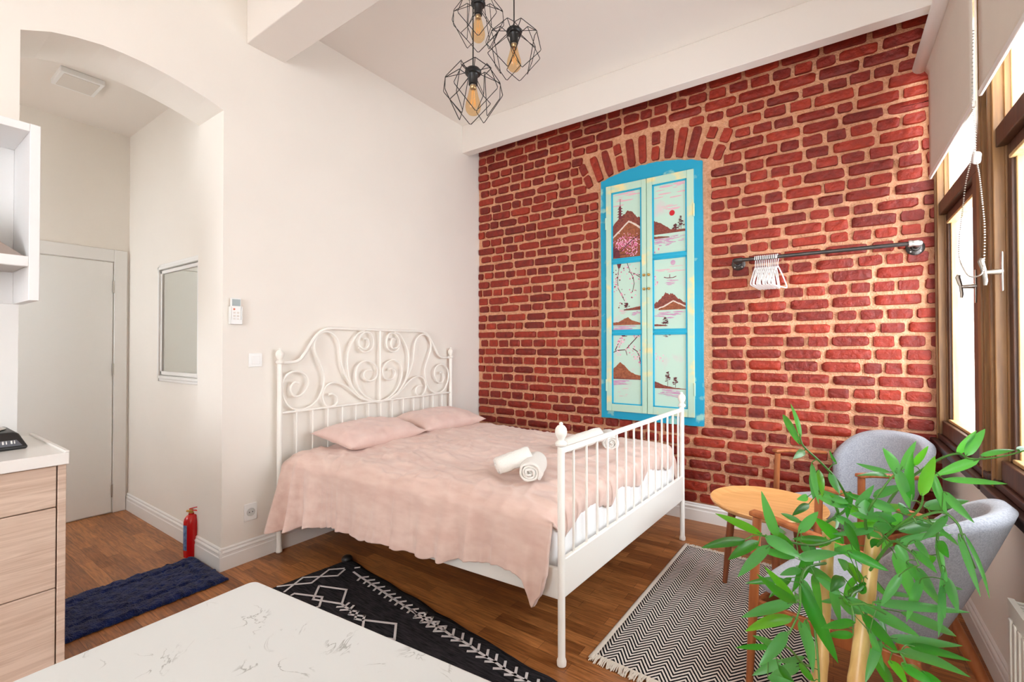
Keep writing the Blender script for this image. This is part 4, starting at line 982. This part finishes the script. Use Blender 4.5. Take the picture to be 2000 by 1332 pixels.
# ================================================================== KITCHEN CORNER
KY = .480; KZ = .956; KF = -2.440
kc = thing('base_cabinet', 'grey oak kitchen base cabinet with three drawers beside the arch', 'cabinet', (-2.74, .17, 0))
def kb(name, a, b, m, par=kc, bev=.002, o=kc):
    mb = MB(); mb.box([a[i]-o.location[i] for i in range(3)], [b[i]-o.location[i] for i in range(3)]); return mb.build(name, m, par, bevel=bev)
kb('side_panel', (XW+.004, KY-.024, 0), (KF, KY, .906), M_['oak'])
kb('carcass', (XW+.004, -.62, .08), (KF-.024, KY-.026, .904), M_['cabw'])
kb('plinth', (XW+.05, -.62, 0), (KF-.06, KY-.026, .08), M_['oak'])
for z0, z1 in ((.747, .902), (.439, .743), (.085, .435)): kb('drawer_front', (KF-.021, -.14, z0), (KF-.001, KY-.028, z1), M_['oak'])
kb('cabinet_front', (KF-.021, -.62, .085), (KF-.001, -.145, .902), M_['oak'])
wt = thing('worktop', 'white kitchen worktop with a raised rim, on the oak drawers', 'worktop', (-2.74, .0, .907))
kb('slab', (XW+.002, -.62, .907), (KF+.022, KY+.004, KZ-.004), M_['worktop'], wt, .003, wt)
kb('rim', (XW+.002, KY-.010, KZ-.004), (KF+.022, KY+.004, KZ+.004), M_['worktop'], wt, .002, wt)
# portable stove
hb_ = thing('gas_hob', 'black portable gas stove on the white worktop at the left edge', 'stove', (-2.80, .22, KZ-.004), .0)
mb = MB(); V = []
for (x0, x1, y0, y1, z) in ((-.15, .150, -.20, .182, 0), (-.152, .155, -.20, .188, .008), (-.12, .120, -.18, .166, .060), (-.11, .110, -.175, .155, .066)): V += [(x0, y0, z), (x1, y0, z), (x1, y1, z), (x0, y1, z)]
F = [(3, 2, 1, 0), (12, 13, 14, 15)]
for i in range(3):
    for k in range(4): F.append((i*4+k, i*4+(k+1) % 4, i*4+4+(k+1) % 4, i*4+4+k))
mb.add(V, F); mb.build('body', M_['black'], hb_, bevel=.006)
nrm = Vector((.052, 0, .035)).normalized()
def front(y, s): return Vector((lerp(.155, .120, s), y, lerp(.008, .060, s)))+nrm*.0008
mb = MB(); mb.add([front(-.16, .14), front(.172, .14), front(.158, .56), front(-.16, .56)], [(0, 1, 2, 3)]); mb.build('label_strip', mat('label grey', srgb(120, 124, 134), .4), hb_, solid=.0008)
mb = MB()
for (y, w, s0, s1) in [(.150, .003, .3, .52), (.141, .005, .3, .52), (.128, .003, .3, .52), (.118, .005, .3, .52), (.106, .003, .3, .52), (.095, .006, .3, .52), (.082, .004, .3, .5), (.066, .004, .28, .52), (.052, .003, .28, .52), (.04, .008, .28, .48), (.0, .02, .22, .40), (-.04, .012, .22, .42)]:
    mb.add([front(y, s0)+nrm*.001, front(y+w, s0)+nrm*.001, front(y+w, s1)+nrm*.001, front(y, s1)+nrm*.001], [(0, 1, 2, 3)])
mb.build('printed_marks', M_['plw'], hb_, solid=.0006)
mb = MB(); mb.lathe([(.10, .066), (.105, .070), (.095, .074), (.02, .072)], (-.02, .045, 0), 28); mb.build('drip_pan', M_['steel'], hb_)
for k in range(4):
    a = PI/4+k*PI/2; c, s = math.cos(a), math.sin(a)
    mb = MB(); mb.tube(spline([(-.02+.110*c, .035+.110*s, .066), (-.02+.105*c, .035+.105*s, .080), (-.02+.08*c, .035+.08*s, .090), (-.02+.035*c, .035+.035*s, .092)], 4), .003, 6); mb.build('pan_support', M_['steel'], hb_)
# tiled splashback
mb = MB(); mb.box((XW, -.62, KZ), (XW+.006, AY0+.002, 1.72)); sp_ = mb.build('trim_3', M_['tile']); struct(sp_)
mb = MB()
wc = thing('wall_cabinet', 'open white wall cabinet above the worktop at the left edge', 'cabinet', (-2.9, .12, 1.55))
def wb(name, a, b, bev=.002): return kb(name, a, b, M_['cabw'], wc, bev, wc)
CF = -2.720; CY = .447
wb('side_panel', (XW, CY-.032, 1.552), (CF, CY, 2.286)); wb('top_panel', (XW, -.45, 2.252), (CF, CY-.032, 2.286)); wb('side_panel', (XW, -.482, 1.552), (CF, -.45, 2.286))
wb('shelf', (CF-.022, -.45, 1.692), (CF, CY-.032, 1.734)); wb('back_panel', (XW+.001, -.45, 1.552), (XW+.008, CY-.032, 2.252))
hd = thing('range_hood', 'brushed grey pyramid cooker hood inside the white wall cabinet', 'cooker hood', (-2.885, -.02, 1.694))
mb = MB(); mb.box((-.145, -.425, 0), (.140, .432, .038)); mb.build('base', M_['hood'], hd, bevel=.002)
mb = MB(); b = [(-.145, -.425, .038), (.140, -.425, .038), (.140, .432, .038), (-.145, .432, .038)]; tp = [(-.14, -.12, .30), (-.02, -.12, .30), (-.02, .12, .30), (-.14, .12, .30)]
mb.add(b+tp, [(0, 1, 5, 4), (1, 2, 6, 5), (2, 3, 7, 6), (3, 0, 4, 7), (4, 5, 6, 7), (0, 3, 2, 1)]); mb.build('pyramid', M_['hood'], hd, bevel=.002)
mb = MB(); mb.box((-.14, -.12, .30), (-.02, .12, .555)); mb.build('chimney', M_['hood'], hd, bevel=.002)
mb = MB(); mb.box((-.02, .20, -.004), (.06, .33, .001)); mb.build('lamp_strip', mat('blue glass strip', srgb(70, 110, 140), .1), hd)

# white quartz table in the foreground
tz = .76; A0, A1, A2 = onz(497, 1133, tz), onz(126, 1288, tz), onz(965, 1332, tz)
dl = (A1-A0).normalized(); dr_ = (A2-A0).normalized()
wt2 = thing('kitchen_table', 'white veined quartz topped table in the foreground', 'table', (A0.x+.5, A0.y-.45, 0))
C0 = A0; C1 = A0+dl*1.0; C3 = A0+dr_*1.05; C2 = C1+dr_*1.05
quad = [C0, C1, C2, C3]; poly = []
for i in range(4):
    p = quad[i]; a = (quad[i-1]-p).normalized(); b = (quad[(i+1) % 4]-p).normalized(); r = .022
    for k in range(7): t_ = k/6; poly.append((p+a*r).lerp(p, t_).lerp(p.lerp(p+b*r, t_), t_))
mb = MB(); mb.prism([p-wt2.location for p in poly], (0, 0, -.022)); mb.build('top', M_['marble'], wt2, bevel=.003)
for i in range(4):
    c = (C0+C1+C2+C3)/4; p = quad[i].lerp(c, .2)-wt2.location; mb = MB(); mb.box((p.x-.025, p.y-.025, 0), (p.x+.025, p.y+.025, tz-.022)); mb.build('leg', M_['plw'], wt2, bevel=.003)

# ================================================================== ROUND TABLE AND ARMCHAIRS
tb = thing('side_table', 'round light wood tray table with dark tapered legs between the two armchairs', 'table', (-.285, 2.80, .012))
TH = .515
mb = MB(); mb.lathe([(.001, -.026), (.20, -.026), (.25, -.022), (.272, -.008), (.279, .006), (.276, .012), (.262, .008), (.235, -.003), (.225, -.006), (.001, -.006)], (0, 0, TH-.012), 56); mb.build('tray_top', M_['tabletop'], tb, angle=50)
for k in range(3):
    a = 2.91+k*2*PI/3; c, s = math.cos(a), math.sin(a)
    mb = MB(); mb.tube([(.225*c, .225*s, 0), (.20*c, .20*s, .25), (.175*c, .175*s, TH-.038)], [.013, .019, .021], 12); mb.build('leg', M_['walnut'], tb)
def armchair(loc, rz, label):
    t = thing('armchair', label, 'armchair', loc, rz, 'grey fabric armchairs with wooden arms')
    def ell(phi, tt):
        r = lerp(.165, .292, tt**.75); rx = r*.96
        return Vector((-.045-.10*tt-rx*math.cos(phi)*.86, r*math.sin(phi)*.98, 0))
    PH = 1.50
    def ztop(phi): return .832-.20*abs(phi/PH)**3.0
    def shell(off):
        def f(u, v):
            phi = lerp(-PH, PH, u); z = lerp(.335, ztop(phi), v); tt = (z-.335)/.51; p = ell(phi, tt); nrm_ = Vector((-math.cos(phi), math.sin(phi), -.15))
            edge = min(1, min(1-v, .12)/.05, min(u, 1-u)/.05 if min(u, 1-u) < .05 else 1)
            p += nrm_*off*math.sqrt(max(0, min(1, edge*(2-edge)))); p.z = z; return p
        return f
    mb = MB(); mb.grid(shell(.031), 44, 24); mb.grid(shell(-.031), 44, 24)
    o = mb.build('backrest', M_['grayfab'], t, angle=180)
    bm = bmesh.new(); bm.from_mesh(o.data); bmesh.ops.remove_doubles(bm, verts=bm.verts, dist=.002); bmesh.ops.recalc_face_normals(bm, faces=bm.faces); bm.to_mesh(o.data); bm.free()
    mb = MB()
    for u in [i/40 for i in range(10, 31)]: pass
    def cush(s_):
        def f(u, v):
            a = lerp(-1, 1, u); b = lerp(-1, 1, v); k = (max(0, 1-abs(a)**5)**.4)*(max(0, 1-abs(b)**5)**.4)
            x = .045+a*.235; y = b*lerp(.225, .262, u)*(1-.06*max(0, -a)**3); return Vector((x, y, .395+s_*(.052*k)+.008*s_*(1-a*a)*(1-b*b)))
        return f
    mb.grid(cush(1), 26, 26); mb.grid(cush(-1), 26, 26); o = mb.build('seat_cushion', M_['grayfab'], t, angle=180)
    bm = bmesh.new(); bm.from_mesh(o.data); bmesh.ops.remove_doubles(bm, verts=bm.verts, dist=.001); bmesh.ops.recalc_face_normals(bm, faces=bm.faces); bm.to_mesh(o.data); bm.free()
    for s in (1, -1):
        mb = MB(); mb.tube([(.290, s*.300, 0), (.275, s*.292, .34), (.262, s*.285, .672)], [.013, .018, .0165], 12); mb.build('front_leg', M_['teak'], t)
        mb = MB(); mb.tube([(-.335, s*.255, 0), (-.255, s*.235, .20), (-.165, s*.215, .40)], [.015, .022, .022], 12); mb.build('rear_leg', M_['teak'], t)
        pts = spline([(.285, s*.287, .687), (.20, s*.292, .686), (.05, s*.300, .672), (-.12, s*.306, .655)], 6)
        mb = MB()
        for a, b in zip(pts[:-1], pts[1:]): pass
        prof = []
        for i, p in enumerate(pts):
            w = lerp(.022, .016, i/(len(pts)-1)); prof.append((p, w))
        V = []; F = []
        for p, w in prof: V += [p+Vector((0, -w, .008)), p+Vector((0, w, .008)), p+Vector((0, w, -.012)), p+Vector((0, -w, -.012))]
        for i in range(len(prof)-1):
            for k in range(4): F.append((i*4+k, i*4+(k+1) % 4, (i+1)*4+(k+1) % 4, (i+1)*4+k))
        F += [(0, 1, 2, 3), tuple((len(prof)-1)*4+k for k in (3, 2, 1, 0))]
        mb.add(V, F); mb.build('armrest', M_['teak'], t, bevel=.006)
        mb = MB(); mb.beam((.272, s*.278, .315), (-.22, s*.222, .315), .020, .055); mb.build('side_rail', M_['teak'], t, bevel=.004)
    mb = MB(); mb.beam((.268, -.28, .318), (.268, .28, .318), .020, .05); mb.build('front_rail', M_['teak'], t, bevel=.004)
    mb = MB(); mb.beam((-.20, -.225, .30), (-.20, .225, .30), .022, .075); mb.build('rear_rail', M_['teak'], t, bevel=.004)
    return t
ch1 = armchair((.105, 3.385, 0), math.radians(226), 'grey armchair with teak arms in the corner against the brick wall')
ch2 = copy_tree(ch1, (.100, 2.235, .008), math.radians(160), 'grey armchair seen from behind, beside the window wall and radiator')

# ================================================================== ARTIFICIAL BAMBOO
PD = 1.06
pl = thing('bamboo_plant', 'tall artificial bamboo plant with long green leaves on pale canes at the lower right', 'potted plant', (.03, 1.30, 0))
base = pl.location.copy()
def pr(mb, name, m, par=None, **k):
    mb.v = [tuple(Vector(p)-base) for p in mb.v]; return mb.build(name, m, par or pl, **k)
mb = MB(); mb.lathe([(.10, 0), (.105, .004), (.135, .22), (.145, .235), (.145, .25), (.132, .25), (.125, .21), (.001, .21)], base, 32); pr(mb, 'pot', M_['pot'])
mb = MB(); mb.grid(lambda u, v: base+Vector((.124*v*math.cos(u*2*PI), .124*v*math.sin(u*2*PI), .214+.012*ns(v*9*math.cos(u*6.28), v*9*math.sin(u*6.28)))), 40, 8, cu=True); pr(mb, 'soil', M_['soil'])
def cane(top, bot_px, r0, r1):
    a = atd(*top); b = atd(*bot_px); d = (b-a); tt = (base.z+.20-a.z)/d.z; e = a+d*tt
    n = 28; mb = MB(); P = []; R = []
    for i in range(n+1):
        f = i/n; P.append(a.lerp(e, f)); rr = lerp(r0, r1, f)
        R.append(rr*(1.10 if i in (5, 12, 19) else 1.0))
    mb.tube(P, R, 14); pr(mb, 'cane', M_['stalk'])
cane((1708, 1036, 1.08), (1673, 1332, 1.02), .0150, .0175)
cane((1620, 1016, 1.16), (1602, 1332, 1.09), .0130, .0150)
cane((1606, 1250, 1.22), (1594, 1332, 1.18), .0110, .0125)
STEMS = {
 'a': [(1614, 1020, 1.15), (1655, 990, 1.12), (1640, 945, 1.08), (1605, 905, 1.04), (1570, 872, 1.01), (1562, 850, 1.0)],
 'b': [(1640, 1050, 1.13), (1590, 1065, 1.08), (1540, 1058, 1.02), (1510, 1050, .98), (1487, 1046, .96)],
 'c': [(1700, 1060, 1.08), (1690, 1020, 1.05), (1700, 990, 1.02), (1735, 940, 1.0), (1750, 925, 1.0)],
 'd': [(1706, 1040, 1.09), (1750, 960, 1.12), (1820, 905, 1.14), (1868, 886, 1.14), (1893, 896, 1.13), (1925, 896, 1.12), (1965, 890, 1.11), (2015, 876, 1.10)],
 'e': [(1700, 1080, 1.08), (1745, 1035, 1.02), (1785, 1005, .98), (1800, 985, .97), (1803, 960, .96)],
 'f': [(1695, 1120, 1.06), (1740, 1060, 1.0), (1765, 1068, .96), (1785, 1085, .94), (1795, 1105, .93)],
 'g': [(1750, 1030, 1.02), (1830, 1000, .98), (1868, 1020, .96), (1882, 1055, .95), (1905, 1110, .94)],
 'h': [(1790, 1010, 1.0), (1828, 1030, .97), (1830, 1075, .95), (1840, 1120, .94), (1850, 1150, .93)],
 'i': [(1612, 1100, 1.12), (1575, 1110, 1.05), (1563, 1145, .99), (1563, 1180, .96), (1557, 1205, .95), (1540, 1240, .94)],
 'j': [(1605, 1210, 1.13), (1592, 1220, 1.10), (1596, 1270, 1.08), (1600, 1330, 1.06), (1598, 1400, 1.05)],
 'k': [(1690, 1190, 1.04), (1700, 1240, 1.0), (1740, 1270, .96), (1758, 1275, .95), (1770, 1297, .94)],
 'l': [(1685, 1150, 1.05), (1665, 1160, 1.0), (1660, 1180, .97), (1690, 1180, .95), (1730, 1200, .95)],
 'm': [(1606, 1290, 1.14), (1575, 1300, 1.08), (1545, 1270, 1.02), (1530, 1262, 1.0), (1500, 1262, .99)],
 'n': [(1640, 1010, 1.14), (1625, 975, 1.12), (1600, 960, 1.1), (1590, 930, 1.08)],
}
LEAVES = '''a 1564 855 1544 785 9;a 1562 868 1529 803 13;a 1572 880 1549 892 14;a 1585 905 1599 980 11;n 1592 922 1588 970 20;n 1600 918 1606 968 13;n 1578 970 1556 974 14
a 1622 922 1640 962 15;n 1580 984 1547 1004 14;b 1517 1050 1487 953 19;a 1695 1015 1620 961 17;a 1634 905 1620 878 6;c 1738 922 1672 902 11;c 1735 930 1674 922 9
c 1752 925 1724 872 20;c 1752 915 1777 990 20;e 1781 978 1783 877 19;d 1760 918 1789 858 14;d 1784 910 1813 868 12;e 1800 968 1826 886 24;g 1818 920 1850 1005 15
d 1870 887 1907 838 14;d 1887 890 1924 834 19;d 1915 890 1982 876 11;d 1985 878 2012 872 10;d 1912 897 1824 926 19;d 1843 936 1968 940 12;g 1805 990 1893 972 22;g 1843 960 1903 1018 17
c 1672 990 1707 944 15;c 1706 970 1766 944 17;c 1704 977 1751 997 21;c 1694 1006 1690 974 26;c 1706 1006 1754 1014 20;f 1706 1030 1762 1028 18;e 1755 1036 1850 1008 27;e 1790 1022 1853 1021 15
f 1752 1056 1862 1038 11;f 1756 1062 1828 1035 14;f 1785 1055 1816 1086 14;g 1825 1028 1872 1062 9;h 1832 1056 1853 1086 18;g 1872 1045 1915 1160 12;g 1885 1045 1933 1164 8;h 1828 1060 1844 1130 11
f 1785 1076 1830 1116 17;f 1790 1110 1830 1158 18;f 1746 1080 1790 1182 24;f 1770 1098 1842 1180 20;l 1655 1076 1736 1112 19;l 1652 1098 1696 1148 18;l 1688 1126 1744 1169 14;l 1706 1176 1895 1188 20
f 1732 1158 1785 1162 9;h 1846 1110 1836 1200 11;h 1848 1126 1872 1193 17;h 1838 1150 1846 1205 12;h 1843 1145 1880 1149 9;h 1842 1140 1833 1238 12;l 1650 1168 1736 1206 18;l 1684 1180 1797 1238 25
k 1760 1196 1868 1236 19;k 1735 1246 1880 1254 20;k 1772 1260 1897 1286 16;k 1757 1274 1896 1314 24;k 1760 1297 1835 1338 19;l 1684 1200 1755 1270 21;l 1700 1230 1728 1306 14;j 1684 1240 1706 1308 12
k 1738 1290 1772 1338 19;k 1706 1280 1745 1342 21;b 1487 1044 1397 995 16;b 1455 1054 1370 1063 19;b 1482 1058 1422 1090 20;b 1503 1065 1441 1122 20;b 1495 1048 1567 1086 24;b 1623 1060 1548 1049 19
b 1548 1076 1516 1032 17;b 1560 1090 1640 1076 21;i 1590 1066 1547 1152 20;i 1552 1175 1493 1100 17;i 1554 1178 1478 1112 20;i 1565 1112 1523 1121 15;i 1573 1108 1632 1136 17;i 1566 1130 1602 1212 18
i 1590 1120 1606 1200 15;i 1550 1176 1448 1200 21;i 1547 1205 1455 1226 23;i 1538 1235 1482 1297 22;m 1506 1264 1437 1261 11;m 1522 1266 1470 1236 13;i 1563 1140 1637 1288 27;i 1562 1214 1588 1310 23
j 1574 1210 1580 1278 14;m 1526 1290 1469 1316 17;m 1520 1300 1556 1342 16;j 1562 1300 1498 1322 20;j 1618 1158 1604 1212 15;l 1625 1150 1641 1212 16;l 1670 1216 1604 1220 17;l 1666 1240 1614 1238 15
l 1650 1166 1692 1202 17;l 1645 1126 1622 1152 21;l 1656 1112 1636 1088 18;n 1648 1062 1590 1006 21;n 1632 1008 1673 1031 15;b 1566 1020 1525 998 11;b 1560 1040 1598 996 18;l 1650 1020 1680 1080 17
k 1800 1310 1850 1345 16;m 1500 1325 1560 1335 16;j 1590 1330 1560 1290 14;k 1720 1250 1690 1330 16;h 1800 1130 1770 1210 16;f 1760 1120 1720 1180 16;e 1720 1010 1660 1000 16;n 1660 960 1655 1010 15;g 1850 1005 1800 1050 15'''
rnd = random.Random(5)
stems3 = {k: spline([atd(*q) for q in v], 6) for k, v in STEMS.items()}
leafmb = {k: MB() for k in STEMS}; pet = {k: MB() for k in STEMS}
def leaf(mb, B, T, w, roll, bend):
    d = T-B; L_ = d.length; dn = d.normalized(); view = ((B+T)/2-CP).normalized()
    sd = dn.cross(view); sd = sd.normalized() if sd.length > .05 else dn.orthogonal(); nr = sd.cross(dn).normalized()
    c, s = math.cos(roll), math.sin(roll); sd2 = sd*c+nr*s; nr2 = nr*c-sd*s
    n = 9; V = []
    for i in range(n+1):
        t_ = i/n; ww = w/2*min(1, (math.sin(PI*min(1, t_**.72*.97+.03)))**.75*1.02)
        if i == n: ww = .0003
        p = B+d*t_+nr2*bend*L_*math.sin(PI*t_)+Vector((0, 0, -.05*L_*t_*t_))
        V += [p-sd2*ww+nr2*ww*.28, p-sd2*ww*.5+nr2*ww*.10, p, p+sd2*ww*.5+nr2*ww*.10, p+sd2*ww+nr2*ww*.28]
    F = []
    for i in range(n):
        for k in range(4): F.append((i*5+k, i*5+k+1, (i+1)*5+k+1, (i+1)*5+k))
    if rnd.random() < .33: F = [f[::-1] for f in F]
    mb.add(V, F)
def addleaf(k, b, t_, w, dj=None):
    S = stems3[k]
    best = min(S, key=lambda p: (Vector((ray(*b).x, ray(*b).y, ray(*b).z)).normalized().cross((p-CP))).length)
    dist = (best-CP).dot(_f); B = atd(b[0], b[1], dist+rnd.uniform(-.012, .012)); T_ = atd(t_[0], t_[1], dist+(rnd.uniform(-.07, .05) if dj is None else dj))
    leaf(leafmb[k], B, T_, w/FPX*dist*.98, rnd.uniform(-.5, .5), rnd.uniform(-.10, .10))
    mid = best.lerp(B, .5)+Vector((0, 0, .004)); pet[k].tube(spline([best, mid, B, B.lerp(T_, .12)], 3), .0011, 5)
for it in LEAVES.replace('\n', ';').split(';'):
    q = it.split(); addleaf(q[0], (int(q[1]), int(q[2])), (int(q[3]), int(q[4])), int(q[5]))
for i in range(46):          # small inner leaves behind, close to the canes
    k = rnd.choice('bcefhijkl'); p = rnd.choice(stems3[k][:len(stems3[k])*3//5]); d = (p-CP).dot(_f); a = rnd.uniform(0, 2*PI)
    v = Vector((rnd.gauss(0, 1), rnd.gauss(0, 1), rnd.gauss(-.4, .6))).normalized(); B = p+v*.02+_f*.03; T_ = B+v*rnd.uniform(.04, .085)+_f*.05
    leaf(leafmb[k], B, T_, rnd.uniform(.014, .022), rnd.uniform(-.8, .8), .05); pet[k].tube([p, B], .001, 5)
for k in STEMS:
    mb = pet[k]; mb.tube(stems3[k], [lerp(.0034, .0016, i/(len(stems3[k])-1)) for i in range(len(stems3[k]))], 7)
    o = pr(mb, 'branch', M_['stem']); pr(leafmb[k], 'foliage', M_['leaf'], o, angle=180, recalc=False)
